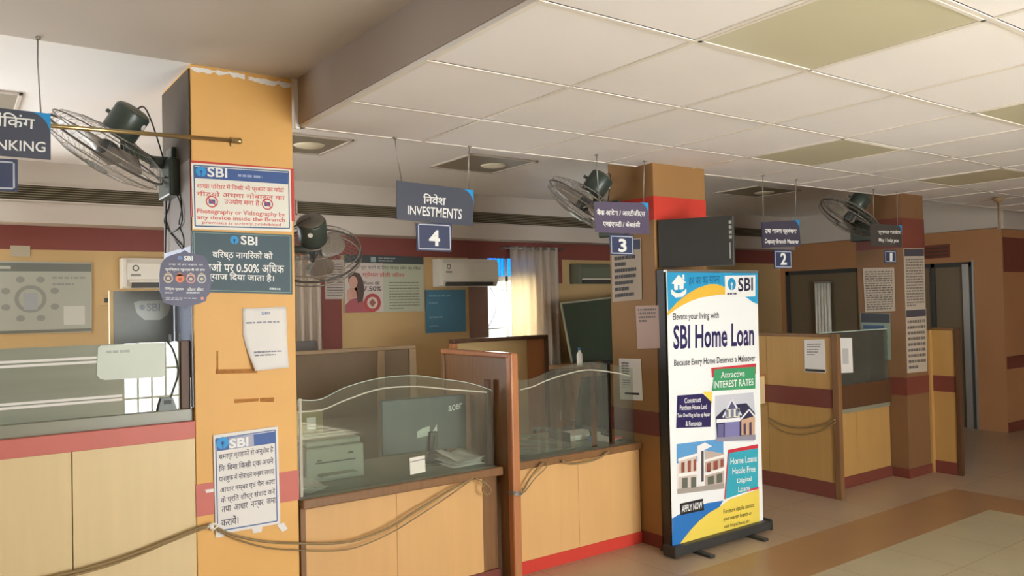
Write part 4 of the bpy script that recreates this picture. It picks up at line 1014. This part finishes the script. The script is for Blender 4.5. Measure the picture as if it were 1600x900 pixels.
slab_light('unlit panel light deepest in the tile ceiling, near the dark doorway', 6.73, 7.45, 2.745, 3.46)
def box_light(label, x0, x1, y0, y1):
    c = thing('surface_light', label, 'light', ((x0+x1)/2, (y0+y1)/2, ZC-0.06), 'surface lights of the staff ceiling')
    f = MB()
    for a in ((x0, x1, y0, y0+0.022), (x0, x1, y1-0.022, y1), (x0, x0+0.022, y0, y1), (x1-0.022, x1, y0, y1)): f.box(*a, ZC-0.014, ZC, 0.003)
    f.build('frame', m_offwhite, c)
    MB().grid(lambda p, q: (x0+0.022+(x1-x0-0.044)*p, y0+0.022+(y1-y0-0.044)*q, ZC-0.004-0.004*math.sin(math.pi*p)), 10, 2).build('diffuser', mat('grey_light_diffuser', (150, 142, 124), 0.6, 0.3, var=0), c)
    MB().lathe([(0.12, 0.0), (0.10, -0.012), (0.06, -0.02), (0.004, -0.023)], (x0+(x1-x0)*0.66, y0+(y1-y0)*0.5, ZC-0.006), (0, 0, 1), 24).build('glimmer_dome', mat('cream_glimmer_dome', (244, 236, 208), 0.5, 0.3, var=0), c)  # added dome; its cream stands for the bright reflection in the fitting
box_light('square surface light on the plain ceiling, just above the INVESTMENTS sign', 3.50, 4.20, 5.42, 6.12)
box_light('square surface light on the plain ceiling, just beyond the notice-covered pillar', 1.80, 2.46, 5.40, 6.05)
box_light('square surface light on the plain ceiling, over the BANKING sign', -0.34, 0.35, 5.16, 5.8)
box_light('square surface light on the plain ceiling, beyond the pillar with the black display', 7.25, 8.05, 5.42, 6.05)
c = thing('ceiling_rod', 'short metal drop rod with a round canopy under the tile ceiling, by the end wall', 'rod', (8.75, 3.62, ZS))
MB().lathe([(0.05, 0.0), (0.06, -0.02), (0.03, -0.05), (0.012, -0.06)], (8.75, 3.62, ZS), (0, 0, 1), 16).build('canopy', m_palewood, c)
MB().tube([(8.75, 3.62, ZS-0.05), (8.75, 3.62, ZS-0.36)], 0.012, 10).build('drop_rod', m_palewood, c)

# ------------------------------------------------------------------ grille in the rear beam
for x0, x1, lab in ((-2.9, 2.72, 'long slatted air grille in the pale beam, behind the BANKING sign'), (2.75, 6.6, 'long slatted air grille in the pale beam, behind the INVESTMENTS sign'), (6.63, 10.6, 'long slatted air grille in the dim pale beam, behind the sign numbered 2')):
    c = thing('air_grille', lab, 'grille', ((x0+x1)/2, 7.41, 2.67), 'air grilles along the rear beam')
    MB().box(x0, x1, 7.414, 7.42, 2.675, 2.805).build('recess', mat('dark_recess', (84, 76, 60), 0.8, 0.1, var=0), c)
    f = MB()
    f.box(x0, x1, 7.40, 7.415, 2.800, 2.812).box(x0, x1, 7.40, 7.415, 2.668, 2.680)
    f.box(x0, x0+0.012, 7.40, 7.415, 2.668, 2.812).box(x1-0.012, x1, 7.40, 7.415, 2.668, 2.812)
    f.build('frame', m_offwhite, c)
    sl = MB()
    for k in range(6): sl.box(x0, x1, 7.402, 7.414, 2.694+0.0185*k, 2.698+0.0185*k)
    sl.build('slats', mat('grille_slat', (150, 140, 116), 0.5, 0.3, var=0), c)

# ------------------------------------------------------------------ rear wall: air conditioners, posters, curtains
def air_con(label, x0, x1, z0, z1, m, y=7.69, dep=0.19, lines=True):
    c = thing('air_conditioner', label, 'air conditioner', ((x0+x1)/2, y, z0), 'split air conditioners on the rear wall')
    pr = [(y, z1), (y-dep*0.8, z1), (y-dep, z1-0.05), (y-dep, z0+0.08), (y-dep*0.75, z0), (y, z0)]
    MB().prism([(x0, a, b_) for a, b_ in pr], (x1-x0, 0, 0)).build('casing', m, c)
    MB().box(x0+0.07, x1-0.07, y-dep*0.95, y-dep*0.7, z0+0.004, z0+0.06).build('outlet', m_dark, c)
    MB().box(x0+0.05, x1-0.05, y-dep*1.02, y-dep*0.86, z0+0.05, z0+0.066, 0.003).build('louvre', m_whitep, c)
    MB().box(x0-0.006, x0+0.03, y-dep-0.003, y-dep*0.3, z0+0.01, z1-0.01, 0.004).build('end_cap', m, c)
    if lines:
        s = Sheet('y', y-dep-0.001)
        s.disc((x0+0.10, z1-0.09), 0.028, (90, 90, 80), 1, 'badge', r2=0.018); s.rect(x0+0.06, z1-0.16, x0+0.14, z1-0.14, (150, 150, 140), 1, 'badge')
        s.finish(c)
    return c
air_con('white split air conditioner on the tan wall, beside the hanging tag', 1.235, 2.09, 1.965, 2.23, m_whitep)
air_con('white split air conditioner on the rear wall, below the number 4 plate', 4.42, 5.19, 1.965, 2.275, m_whitep)
air_con('dull green-grey split air conditioner on the rear wall, beside the number 3 plate', 6.42, 7.30, 1.99, 2.24, mat('dull_green_plastic', (112, 116, 98), 0.4, 0.4, var=0), lines=False)

# wall chart with a round diagram
c, s = board('wall_chart', 'wide pale wall chart with a round diagram, on the tan wall above the frosted glass', 'chart', 'y', 7.69, [(-0.35, 2.205), (1.018, 2.195), (1.012, 1.59), (-0.35, 1.61)], 0.01, mat('pale_chart', (178, 180, 166), 0.5, 0.3, var=0.04, scale=2), None, 'panel')
s.rect(-0.35, 2.115, 1.012, 2.185, (120, 124, 116), 1, 'header_band'); s.rect(-0.35, 1.60, 1.01, 1.625, (124, 124, 112), 1, 'header_band')
s.dashes([(0.05, 2.165), (0.75, 2.165), (0.75, 2.13), (0.05, 2.13)], 1, (186, 188, 176), 2, 'small_print', 0.7, 3)
cc = (0.56, 1.885)
s.disc(cc, 0.115, (150, 153, 143), 2, 'diagram', r2=0.085, n=32); s.rect(cc[0]-0.05, cc[1]-0.09, cc[0]+0.05, cc[1]+0.05, (168, 172, 172), 3, 'diagram')
for k in range(8):
    t = 2*math.pi*(k+0.5)/8; q = (cc[0]+0.19*math.cos(t), cc[1]+0.175*math.sin(t))
    s.disc(q, 0.032, (150, 152, 143), 2, 'diagram', ry=0.026)
s.dashes([(0.72, 2.09), (0.97, 2.09), (0.97, 1.98), (0.72, 1.98)], 2, (150, 152, 142), 2, 'small_print', 0.3, 5)
s.rect(0.80, 1.66, 0.96, 1.82, (206, 206, 194), 2, 'diagram')
s.finish(c)
c, s = board('paper_note', 'small blank paper note above the wide wall chart', 'paper', 'y', 7.693, [(0.42, 2.33), (0.56, 2.33), (0.56, 2.24), (0.42, 2.24)], 0.004, mat('dull_paper', (190, 180, 156), 0.7, 0.2, var=0.02)); s.finish(c)
c = thing('wall_switch', 'small wall switch box on the tan wall beside the grey desk screen', 'switch', (1.12, 7.68, 1.83))
MB().box(1.08, 1.18, 7.675, 7.70, 1.82, 1.91, 0.006).build('plate', m_tan, c); MB().box(1.11, 1.15, 7.668, 7.676, 1.845, 1.885, 0.003).build('rocker', m_dark, c)

# posters left of the window
c, s = board('poster', 'pale poster of close black print, partly behind the fan', 'poster', 'y', 7.688, [(3.15, 2.25), (3.42, 2.26), (3.42, 1.845), (3.15, 1.845)], 0.01, mat('dull_white_poster', (196, 184, 172), 0.5, 0.3, var=0.03))
s.dashes([(3.17, 2.22), (3.345, 2.22), (3.345, 1.87), (3.17, 1.87)], 13, (120, 110, 104), 2, 'small_print', 0.4, 8, gap=0.05); s.finish(c)
c, s = board('poster', 'wide pale poster showing a woman on the phone and a red ring', 'poster', 'y', 7.676, [(3.36, 2.31), (4.30, 2.30), (4.292, 1.695), (3.35, 1.70)], 0.014, mat('greenish_poster', (188, 192, 168), 0.45, 0.3, var=0.04, scale=2))
s.poly([(3.362, 2.31), (4.30, 2.30), (4.30, 2.215), (3.362, 2.225)], (76, 82, 82), 1, 'header_band')
s.rect(3.66, 2.235, 3.72, 2.29, (150, 170, 170), 2, 'header_band'); s.dashes([(3.75, 2.29), (3.95, 2.29), (3.95, 2.235), (3.75, 2.235)], 2, (160, 170, 168), 2, 'small_print', 0.5, 4)
s.rect(3.36, 1.70, 3.80, 2.222, (208, 196, 186), 1, 'background_panel')
s.text('सपना पूरा करने के िलए गोल्ड लोन का मौका', [(3.42, 2.205), (4.27, 2.195), (4.27, 2.14), (3.42, 2.15)], (100, 92, 84), 3, 'lettering', 0.0)
s.text('स्पेशल होली ऑफर', [(3.56, 2.13), (4.06, 2.125), (4.06, 2.06), (3.56, 2.065)], (196, 92, 84), 3, 'lettering', 0.012)
s.text('Rate @', [(3.58, 2.03), (3.76, 2.03), (3.76, 1.985), (3.58, 1.985)], (86, 76, 76), 3, 'lettering', 0.01)
s.text('7.50%', [(3.57, 1.975), (3.78, 1.975), (3.78, 1.925), (3.57, 1.925)], (86, 76, 76), 3, 'lettering', 0.02)
s.dashes([(3.87, 2.03), (4.24, 2.03), (4.24, 1.72), (3.87, 1.72)], 10, (126, 126, 108), 2, 'small_print', 0.3, 12, gap=0.04)
PN = 'portrait'
s.poly([(3.36, 1.70), (3.66, 1.70), (3.60, 1.79), (3.52, 1.86), (3.42, 1.84), (3.36, 1.78)], (176, 96, 100), 2, PN)
s.poly([(3.40, 2.10), (3.45, 2.13), (3.53, 2.11), (3.57, 2.03), (3.58, 1.93), (3.56, 1.82), (3.50, 1.80), (3.49, 1.92), (3.40, 2.02)], (92, 74, 66), 3, PN)
s.disc((3.455, 2.02), 0.048, (206, 160, 140), 4, PN, ry=0.065)
s.poly([(3.42, 1.97), (3.50, 1.96), (3.50, 1.86), (3.42, 1.85)], (202, 154, 134), 3, PN)
s.poly([(3.38, 1.93), (3.42, 1.96), (3.44, 1.86), (3.39, 1.82)], (206, 160, 140), 5, PN)
s.disc((3.67, 1.80), 0.098, (184, 84, 80), 4, 'ring', r2=0.062, n=32); s.disc((3.67, 1.80), 0.06, (214, 196, 178), 4, 'ring')
s.poly([(3.67, 1.845), (3.71, 1.80), (3.67, 1.755), (3.63, 1.80)], (150, 96, 90), 5, 'ring'); s.finish(c)
c, s = board('poster', 'plain blue-grey poster with faint lines, below the air conditioner beside the window', 'poster', 'y', 7.68, [(4.32, 1.93), (4.845, 1.93), (4.84, 1.45), (4.32, 1.45)], 0.012, mat('blue_poster', (84, 132, 156), 0.45, 0.3, var=0.06, scale=4))
for k, (z, x1) in enumerate(((1.88, 4.78), (1.80, 4.64), (1.64, 4.76), (1.54, 4.52))): s.dashes([(4.36, z), (x1, z), (x1, z-0.03), (4.36, z-0.03)], 1, (126, 166, 184), 2, 'small_print', 0.6, 30+k)
s.finish(c)

def curtain(label, x0, x1, z0, z1, y, folds, rings=True, m=None):
    c = thing('window_curtain', label, 'curtain', ((x0+x1)/2, y, z0), 'curtains of the staff area')
    MB().grid(lambda p, q: (x0+(x1-x0)*p+0.01*math.sin(9*q+p*20)*q, y+0.035*math.sin(p*folds*2*math.pi)*(0.55+0.45*q)-0.01*q, z1+(z0-z1)*q), folds*8, 10).build('drape', m or m_curtain, c, solid=0.003)
    MB().tube([(x0-0.08, y, z1-0.02), (x1+0.08, y, z1-0.02)], 0.012, 10).build('pole', m_alu, c)
    MB().box(x0-0.075, x0-0.06, y, 7.698, z1-0.035, z1-0.005).box(x1+0.06, x1+0.075, y, 7.698, z1-0.035, z1-0.005).build('pole_bracket', m_alu, c)
    mb = MB()
    for k in range(folds):
        x = x0+(x1-x0)*(k+0.5)/folds
        mb.tube([(x, y+0.024*math.cos(t), z1-0.02+0.024*math.sin(t)) for t in [2*math.pi*i/14 for i in range(14)]], 0.004, 6, closed=True)
    mb.build('eyelets', m_steel, c)
curtain('long pale curtain with dark eyelets, drawn aside next to the bright narrow window', 5.43, 6.16, 0.4, 2.44, 7.60, 6)
curtain('pale curtain with loose folds, beside the maroon stripe behind the wall fan', 2.62, 3.06, 0.3, 2.28, 7.58, 5)
c = thing('window_blind', 'narrow white hanging blind in front of the dark office glass, between signs 2 and 1', 'blind', (10.74, 6.92, 0.6))
MB().grid(lambda p, q: (10.74+0.02*math.sin(p*5*2*math.pi), 6.80+0.26*p, 1.975-1.35*q), 40, 6).build('strips', m_whitep, c, solid=0.002)
MB().box(10.72, 10.812, 6.79, 7.07, 1.965, 1.99, 0.003).build('head_rail', m_alu, c)

# dark board leaning under the third air conditioner
c = thing('leaning_board', 'dark green board with a pale edge, leaning askew in front of the rear wall', 'board', (6.4, 7.2, 0))
q = [(5.861, 1.748), (7.166, 1.84), (7.182, 0.699), (6.073, 0.975)]
lo = [q[0], q[1], (q[1][0]+0.25, 0.05), (q[3][0]+0.17, 0.05)]
MB().prism([(a, 7.2+(1.8-b_)*0.02, b_) for a, b_ in lo], (0, 0.02, 0)).build('panel', mat('dark_green_board', (66, 76, 62), 0.4, 0.35, var=0.05), c)
MB().tube([(lo[0][0], 7.195, lo[0][1]), (lo[3][0], 7.23, 0.05)], 0.014, 8).tube([(lo[0][0], 7.195, lo[0][1]), (lo[1][0], 7.195, lo[1][1])], 0.012, 8).build('edge_strip', mat('pale_edge', (156, 152, 132), 0.5, 0.3, var=0), c)

# ------------------------------------------------------------------ on and behind the counters
# grey desk screen behind the film-striped glass
c = thing('desk_screen', 'plain grey fabric desk screen with a pale rounded SBI sticker, behind the frosted glass', 'screen', (0.8, 4.5, 1.262))
MB().box(0.692, 0.985, 4.50, 4.525, 1.262, 1.865, 0.003).build('panel', m_board, c)
MB().box(0.674, 0.692, 4.495, 4.53, 1.262, 1.868, 0.002).build('edge_strip', m_tan, c)
s = Sheet('y', 4.50)
s.poly([(0.789, 1.803), (0.811, 1.812), (0.955, 1.814), (0.968, 1.776), (0.954, 1.735), (0.916, 1.709), (0.84, 1.711), (0.804, 1.745)], (190, 194, 186), 1, 'sticker')
s.text('SBI', [(0.851, 1.798), (0.917, 1.797), (0.916, 1.756), (0.85, 1.758)], (150, 154, 158), 2, 'lettering', 0.02); s.disc([(0.829, 1.778)][0], 0.014, (150, 156, 162), 2, 'logo')
s.finish(c)
c, s = board('glass_sticker', 'white rounded sticker on the frosted glass of the tall counter', 'sticker', 'y', 4.194, [(0.577, 1.589), (0.591, 1.597), (0.837, 1.601), (0.876, 1.596), (0.874, 1.444), (0.865, 1.428), (0.608, 1.432), (0.586, 1.439), (0.57, 1.459)], 0.002, mat('translucent_sticker', (206, 214, 200), 0.4, 0.3, var=0.03))
s.dashes([(0.612, 1.578), (0.805, 1.577), (0.805, 1.552), (0.612, 1.553)], 1, (170, 178, 168), 2, 'small_print', 0.5, 3); s.finish(c)
c = thing('card_terminal', 'small grey wedge-shaped device on the tall counter ledge, by the dark end post', 'device', (0.87, 4.13, 1.21))
MB().prism([(0.835, 4.172, 1.262), (0.925, 4.172, 1.262), (0.905, 4.172, 1.325), (0.85, 4.172, 1.325)], (0, 0.022, 0)).build('body', mat('slate_grey_plastic', (112, 120, 116), 0.4, 0.4, var=0), c)
MB().box(0.862, 0.896, 4.169, 4.173, 1.295, 1.315).build('screen', m_dark, c)
c = thing('loose_cable', 'thin dark cable hanging in front of the frosted glass beside the dark end post', 'cable', (0.93, 4.19, 1.33))
MB().tube(smooth_path([(a, 4.186, b_) for a, b_ in [(0.886, 1.605), (0.91, 1.566), (0.93, 1.501), (0.935, 1.437), (0.916, 1.374), (0.894, 1.312), (0.885, 1.275)]], 6), 0.003, 6).build('cord', m_cabled, c)
MB().box(0.892, 0.905, 4.18, 4.195, 1.598, 1.64, 0.003).box(0.935, 0.947, 4.18, 4.195, 1.598, 1.645, 0.003).build('clip', m_black, c)

# monitor
c = thing('computer_monitor', 'dark monitor seen from its rear, acer mark in its upper corner, on counter 4', 'monitor', (2.53, 4.53, 0.722))
M = Matrix.Translation((2.53, 4.54, 0)) @ Matrix.Rotation(math.radians(-8), 4, 'Z')
MB().box(-0.295, 0.295, -0.006, 0.03, 0.80, 1.155, 0.008).build('housing', mat('dark_blue_grey_plastic', (70, 80, 78), 0.35, 0.4, var=0.03), c, M=M)
MB().box(-0.28, 0.28, 0.029, 0.033, 0.815, 1.14).build('screen', mat('dark_screen', (18, 18, 20), 0.15, 0.5, var=0), c, M=M)
MB().box(0.02, 0.075, -0.035, -0.004, 0.73, 0.93, 0.006).build('neck', m_black, c, M=M)
MB().lathe([(0.11, 0), (0.115, 0.006), (0.10, 0.014), (0.02, 0.018)], (2.58, 4.545, 0.7235), (0, 0, 1), 28).build('foot', m_black, c)
s = Sheet('y', -0.0065)
s.text('acer', [(0.165, 1.085), (0.265, 1.100), (0.265, 1.062), (0.165, 1.047)], (226, 230, 226), 1, 'lettering', 0.02)
s.poly([(-0.06, 0.935), (-0.02, 0.955), (0.03, 0.965), (0.03, 0.905), (-0.06, 0.895)], (214, 220, 210), 1, 'label_patch')
s.poly([(0.042, 0.925), (0.06, 0.94), (0.08, 0.975), (0.082, 0.91), (0.042, 0.905)], (214, 220, 210), 1, 'label_patch')
for nm, (bm, ms) in s.acc.items(): bmesh.ops.transform(bm, matrix=M, verts=bm.verts[:])
s.finish(c)
MB().tube(smooth_path([M @ Vector((0.06, -0.02, 0.92)), M @ Vector((0.03, -0.06, 0.85)), M @ Vector((0.0, -0.05, 0.78)), M @ Vector((0.02, -0.03, 0.73))], 6), 0.004, 6).build('cord', m_cabled, c)
c, s = board('paper_notice', 'small white card stuck low inside the glass in front of the monitor', 'paper', 'y', 4.19, [(2.226, 0.848), (2.33, 0.853), (2.332, 0.753), (2.228, 0.749)], 0.002, mat('white_card', (226, 222, 206), 0.6, 0.2, var=0))
s.poly([(2.23, 0.828), (2.33, 0.834), (2.33, 0.827), (2.23, 0.821)], (150, 150, 140), 1, 'print'); s.finish(c)
# papers
def sheets(label, x, y, z, n, sx, sy, seed, m=m_paper, rot=0.3, lift=0.0):
    c = thing('paper_stack', label, 'papers', (x, y, z)); rn = random.Random(seed)
    for k in range(n):
        M = Matrix.Translation((x+rn.uniform(-0.02, 0.02), y+rn.uniform(-0.02, 0.02), z+0.001+0.006*k)) @ Matrix.Rotation(rot+rn.uniform(-0.3, 0.3), 4, 'Z')
        h = lift*(k+1)/n; ph = rn.uniform(0, 3)
        MB().grid(lambda p, q: ((p-0.5)*sx, (q-0.5)*sy, 0.004+h*abs(math.sin(ph+p*2.4))*abs(q-0.2)), 8, 8).build('sheet', m, c, M=M, solid=0.001)
sheets('crumpled stack of white papers on counter 4 beside the wooden partition', 2.695, 4.38, 0.7235, 7, 0.23, 0.24, 3, lift=0.075, rot=0.1)
sheets('white slips lying at the near end of counter 3 under the small form', 3.95, 4.36, 0.722, 3, 0.12, 0.18, 6, lift=0.02)
# printer
c = thing('printer', 'pale grey desktop printer on counter 4 at the pillar end', 'printer', (1.87, 4.6, 0.722))
G_ = mat('pale_green_grey_plastic', (166, 172, 156), 0.45, 0.35, var=0.02)
MB().box(1.69, 2.06, 4.46, 4.78, 0.7235, 0.93, 0.014).build('body', G_, c)
MB().box(1.70, 2.05, 4.48, 4.77, 0.93, 0.965, 0.012).build('lid', G_, c)
MB().box(1.75, 2.0, 4.454, 4.47, 0.835, 0.842).build('paper_slot', m_dark, c)
MB().box(1.76, 1.99, 4.38, 4.47, 0.765, 0.775, 0.003).build('output_tray', G_, c)
MB().box(1.955, 1.985, 4.455, 4.462, 0.875, 0.885).box(1.76, 1.785, 4.455, 4.462, 0.85, 0.857).build('button', m_dark, c)
sheets('crumpled pale papers in front of the printer at the pillar end of counter 4', 1.655, 4.30, 0.7235, 4, 0.14, 0.13, 8, mat('dull_white_paper', (206, 206, 190), 0.7, 0.2, var=0.03), lift=0.06)
c = thing('box_file', 'olive cardboard box file standing behind the printer on counter 4', 'file', (1.9, 4.85, 0.722))
O_ = mat('olive_card', (150, 138, 96), 0.7, 0.2, var=0.05)
MB().box(1.79, 1.95, 4.83, 4.91, 0.722, 1.10, 0.003).build('cover', O_, c)
MB().box(1.84, 1.90, 4.827, 4.831, 0.98, 1.06).build('spine_label', m_paper, c)
# things on counter 3
c = thing('document_tray', 'dark document tray with papers on counter 3 near the pillar', 'tray', (3.95, 4.62, 0.722))
MB().box(3.72, 4.05, 4.50, 4.74, 0.7235, 0.728).box(3.72, 3.726, 4.50, 4.74, 0.722, 0.79).box(4.044, 4.05, 4.50, 4.74, 0.722, 0.79).box(3.72, 4.05, 4.734, 4.74, 0.722, 0.79).build('tray', m_dark, c)
for k in range(3): MB().box(3.735, 4.035, 4.51, 4.73, 0.7285+0.012*k, 0.7395+0.012*k, 0.001).build('paper', m_paper, c)
c = thing('blue_stamp', 'small blue stamp block on the edge of counter 3 beside the document tray', 'stamp', (3.87, 4.40, 0.722))
MB().box(3.835, 3.885, 4.40, 4.44, 0.722, 0.765, 0.006).build('block', mat('blue_plastic', (52, 110, 160), 0.4, 0.4, var=0), c)
MB().lathe([(0.012, 0), (0.012, 0.025), (0.02, 0.04), (0.005, 0.05)], (3.86, 4.42, 0.765), (0, 0, 1), 14).build('grip', m_black, c)
c = thing('red_stapler', 'small red stapler lying on counter 3 by the pillar', 'stapler', (4.0, 4.28, 0.722))
MB().box(3.96, 4.05, 4.29, 4.315, 0.722, 0.733, 0.003).build('base', m_dark, c); MB().box(3.965, 4.05, 4.29, 4.315, 0.737, 0.757, 0.006).build('arm', mat('red_plastic', (196, 60, 50), 0.4, 0.4, var=0), c)
c = thing('desk_cloth', 'crumpled clear plastic sheet spread over the top of counter 3', 'plastic sheet', (3.35, 4.55, 0.722))
rn = random.Random(5); ph = [rn.uniform(0, 6) for _ in range(6)]
MB().grid(lambda p, q: (2.99+0.68*p, 4.27+0.55*q, 0.727+0.014*abs(math.sin(7*p+ph[0]+3*q))*abs(math.sin(5*q+ph[1]+4*p))+0.006*abs(math.sin(19*p+11*q+ph[2]))), 34, 26).build('sheet', mat('plastic_sheet', (128, 132, 112), 0.25, 0.5, var=0.1, scale=12), c, solid=0.001)

# computer on counter 1
c = thing('computer_monitor', 'black monitor on counter 1 behind the glass, at the foot of the far pillar', 'monitor', (7.1, 4.5, 0.722))
MB().box(6.92, 7.36, 4.48, 4.51, 0.93, 1.24, 0.006).build('housing', m_black, c)
MB().box(7.12, 7.17, 4.50, 4.53, 0.73, 1.0, 0.004).build('neck', m_black, c); MB().lathe([(0.1, 0), (0.1, 0.01), (0.02, 0.015)], (7.14, 4.52, 0.722), (0, 0, 1), 20).build('foot', m_black, c)
c = thing('computer_monitor', 'black monitor at the divider end of counter 1, behind the taped white sheet', 'monitor', (6.6, 4.6, 0.722))
MB().box(6.38, 6.84, 4.56, 4.59, 0.86, 1.18, 0.006).build('housing', m_black, c)
MB().box(6.58, 6.63, 4.58, 4.61, 0.73, 0.95, 0.004).build('neck', m_black, c); MB().lathe([(0.1, 0), (0.1, 0.01), (0.02, 0.015)], (6.6, 4.6, 0.722), (0, 0, 1), 20).build('foot', m_black, c)

# small wooden block on the tan divider, name board over the doorway
c = thing('suggestion_box', 'small pale wooden box fixed to the tan divider, beside the edge of the standing banner', 'box', (6.2, 4.72, 0.76))
MB().box(6.13, 6.244, 4.66, 4.80, 0.765, 1.02, 0.004).build('body', m_lam, c); MB().box(6.12, 6.244, 4.655, 4.805, 1.02, 1.035, 0.004).build('lid', m_woodl, c)
c = thing('name_board', 'brown slatted name board on the orange wall above the dark doorway', 'board', (10.78, 5.25, 2.25))
MB().box(10.785, 10.80, 5.08, 5.50, 2.24, 2.42, 0.004).build('panel', m_redbrown, c)
for k in range(3): MB().box(10.78, 10.786, 5.09, 5.49, 2.265+0.05*k, 2.29+0.05*k, 0.002).build('slat', m_woodd, c)

# chairs behind the counters
def office_chair(label, x, y, rz, m=m_chair, h=0.0):
    c = thing('office_chair', label, 'chair', (x, y, 0), 'office chairs of the staff')
    M = Matrix.Translation((x, y, 0)) @ Matrix.Rotation(rz, 4, 'Z')
    MB().box(-0.24, 0.24, -0.24, 0.24, 0.44, 0.53, 0.035).build('seat', m, c, M=M)
    MB().grid(lambda p, q: ((p-0.5)*0.46*(1-0.25*q*q), 0.25+0.06*q+0.03*math.cos((p-0.5)*3), 0.60+(0.62+h)*q), 10, 10).build('backrest', m, c, M=M, solid=0.05)
    MB().box(-0.03, 0.03, 0.22, 0.26, 0.46, 0.75, 0.005).build('back_stem', m_black, c, M=M)
    for sx in (-1, 1):
        MB().tube([M @ Vector((sx*0.25, -0.12, 0.46)), M @ Vector((sx*0.29, -0.12, 0.66)), M @ Vector((sx*0.29, 0.16, 0.68)), M @ Vector((sx*0.25, 0.2, 0.60))], 0.016, 8).build('armrest', m_black, c)
    MB().tube([M @ Vector((0, 0, 0.08)), M @ Vector((0, 0, 0.45))], 0.028, 12).build('column', m_black, c)
    for k in range(5):
        t = 2*math.pi*k/5
        MB().tube([M @ Vector((0, 0, 0.10)), M @ Vector((0.28*math.cos(t), 0.28*math.sin(t), 0.07))], 0.016, 8).lathe([(0.012, -0.02), (0.03, -0.018), (0.03, 0.018), (0.012, 0.02)], M @ Vector((0.28*math.cos(t), 0.28*math.sin(t), 0.031)), (math.sin(t), -math.cos(t), 0), 14).build('leg', m_black, c)
    return c
office_chair('high-backed grey office chair behind the printer, near the pale curtain', 2.25, 6.3, 2.9, mat('grey_chair_fabric', (112, 108, 104), 0.85, 0.2, var=0.06, scale=30), 0.28)
office_chair('dark office chair behind the glass of counter 3, seen below the leaning board', 5.2, 5.6, 2.6)
office_chair('dark office chair nearer the pillar behind counter 3', 4.45, 5.45, 3.4, m_chair, -0.1)
c = thing('desk_cabinet', 'dark wooden desk cabinet standing behind counter 3', 'cabinet', (5.4, 6.7, 0))
MB().box(4.9, 6.3, 6.6, 7.05, 0.0, 1.02, 0.004).build('body', m_woodd, c); MB().box(4.88, 6.32, 6.58, 7.07, 1.02, 1.05, 0.004).build('top', m_wood, c)
for k in range(3):
    d_ = MB().box(4.93+0.46*k, 5.36+0.46*k, 6.588, 6.60, 0.05, 0.98, 0.002).build('door', m_wood, c)
    MB().box(5.31+0.46*k, 5.33+0.46*k, 6.575, 6.59, 0.5, 0.6, 0.003).build('handle', m_steel, d_)
c = thing('water_bottle', 'small white bottle standing on the dark cabinet behind counter 3', 'bottle', (5.75, 6.75, 1.05))
MB().lathe([(0.03, 0), (0.033, 0.01), (0.033, 0.12), (0.014, 0.155), (0.014, 0.17)], (5.75, 6.75, 1.05), (0, 0, 1), 18).build('body', m_whitep, c); MB().lathe([(0.017, 0.17), (0.017, 0.195)], (5.75, 6.75, 1.05), (0, 0, 1), 16).build('cap', mat('blue_plastic', (52, 110, 160)), c)

# ------------------------------------------------------------------ cables along the counter fronts
c = thing('cable_run', 'two grey-brown cables sagging across the counter fronts, clipped to the notice-covered pillar', 'cable', (1.4, 4.1, 0.45))
def run(px, r, y=4.1, part='cable'):
    pts = px if len(px[0]) == 3 else [(a, y, b_) for a, b_ in px]
    MB().tube(smooth_path(pts, 7), r, 7).build(part, m_cable, c)
run([(-0.092, 0.601), (0.175, 0.577), (0.468, 0.581), (0.681, 0.607), (0.851, 0.643), (1, 0.678), (1.061, 0.679)], 0.0075)
run([(-0.092, 0.58), (0.175, 0.566), (0.468, 0.566), (0.681, 0.592), (0.851, 0.634), (1, 0.668), (1.061, 0.676)], 0.006)
run([(1.056, 0.684), (1.18, 0.607), (1.342, 0.544), (1.512, 0.504), (1.691, 0.469), (1.841, 0.458), (2.039, 0.492), (2.205, 0.554), (2.424, 0.631), (2.631, 0.696)], 0.0065)
run([(1.056, 0.678), (1.18, 0.591), (1.342, 0.514), (1.512, 0.467), (1.691, 0.428), (1.841, 0.419), (2.038, 0.456), (2.204, 0.514), (2.423, 0.601), (2.616, 0.687)], 0.004)
run([(2.62, 4.085, 0.69), (2.70, 4.085, 0.64), (2.73, 4.085, 0.60), (2.70, 4.085, 0.575), (2.67, 4.085, 0.61), (2.69, 4.085, 0.66)], 0.005)
tie = MB()
tie.tube(smooth_path([(1.04, 4.10, 0.67), (1.06, 4.09, 0.69), (1.09, 4.095, 0.675), (1.06, 4.10, 0.655)], 5), 0.006, 6); tie.box(1.05, 1.07, 4.09, 4.134, 0.665, 0.685, 0.002)
tie.build('clip', m_whitep, c)
c = thing('cable_run', 'short grey-brown cable looping below the edge of counter 3, tied to the wooden post', 'cable', (3.2, 4.1, 0.57))
run([(2.988, 0.544), (3.053, 0.629), (3.128, 0.693), (3.16, 0.71)], 0.006); run([(3.004, 0.542), (3.083, 0.612), (3.18, 0.674), (3.192, 0.706)], 0.004)
run([(3.316, 0.697), (3.399, 0.669), (3.541, 0.663), (3.658, 0.678), (3.737, 0.708)], 0.007)
tie = MB()
for z in (0.566, 0.574, 0.582): tie.tube([(2.875+0.038*math.cos(t), 4.03+0.038*math.sin(t), z+0.004*math.sin(2*t)) for t in [2*math.pi*i/16 for i in range(16)]], 0.004, 6, closed=True)
tie.tube(smooth_path([(2.84, 3.995, 0.575), (2.87, 3.985, 0.56), (2.91, 3.99, 0.572), (2.95, 4.05, 0.585)], 5), 0.004, 6)
tie.build('tie', m_steel, c)
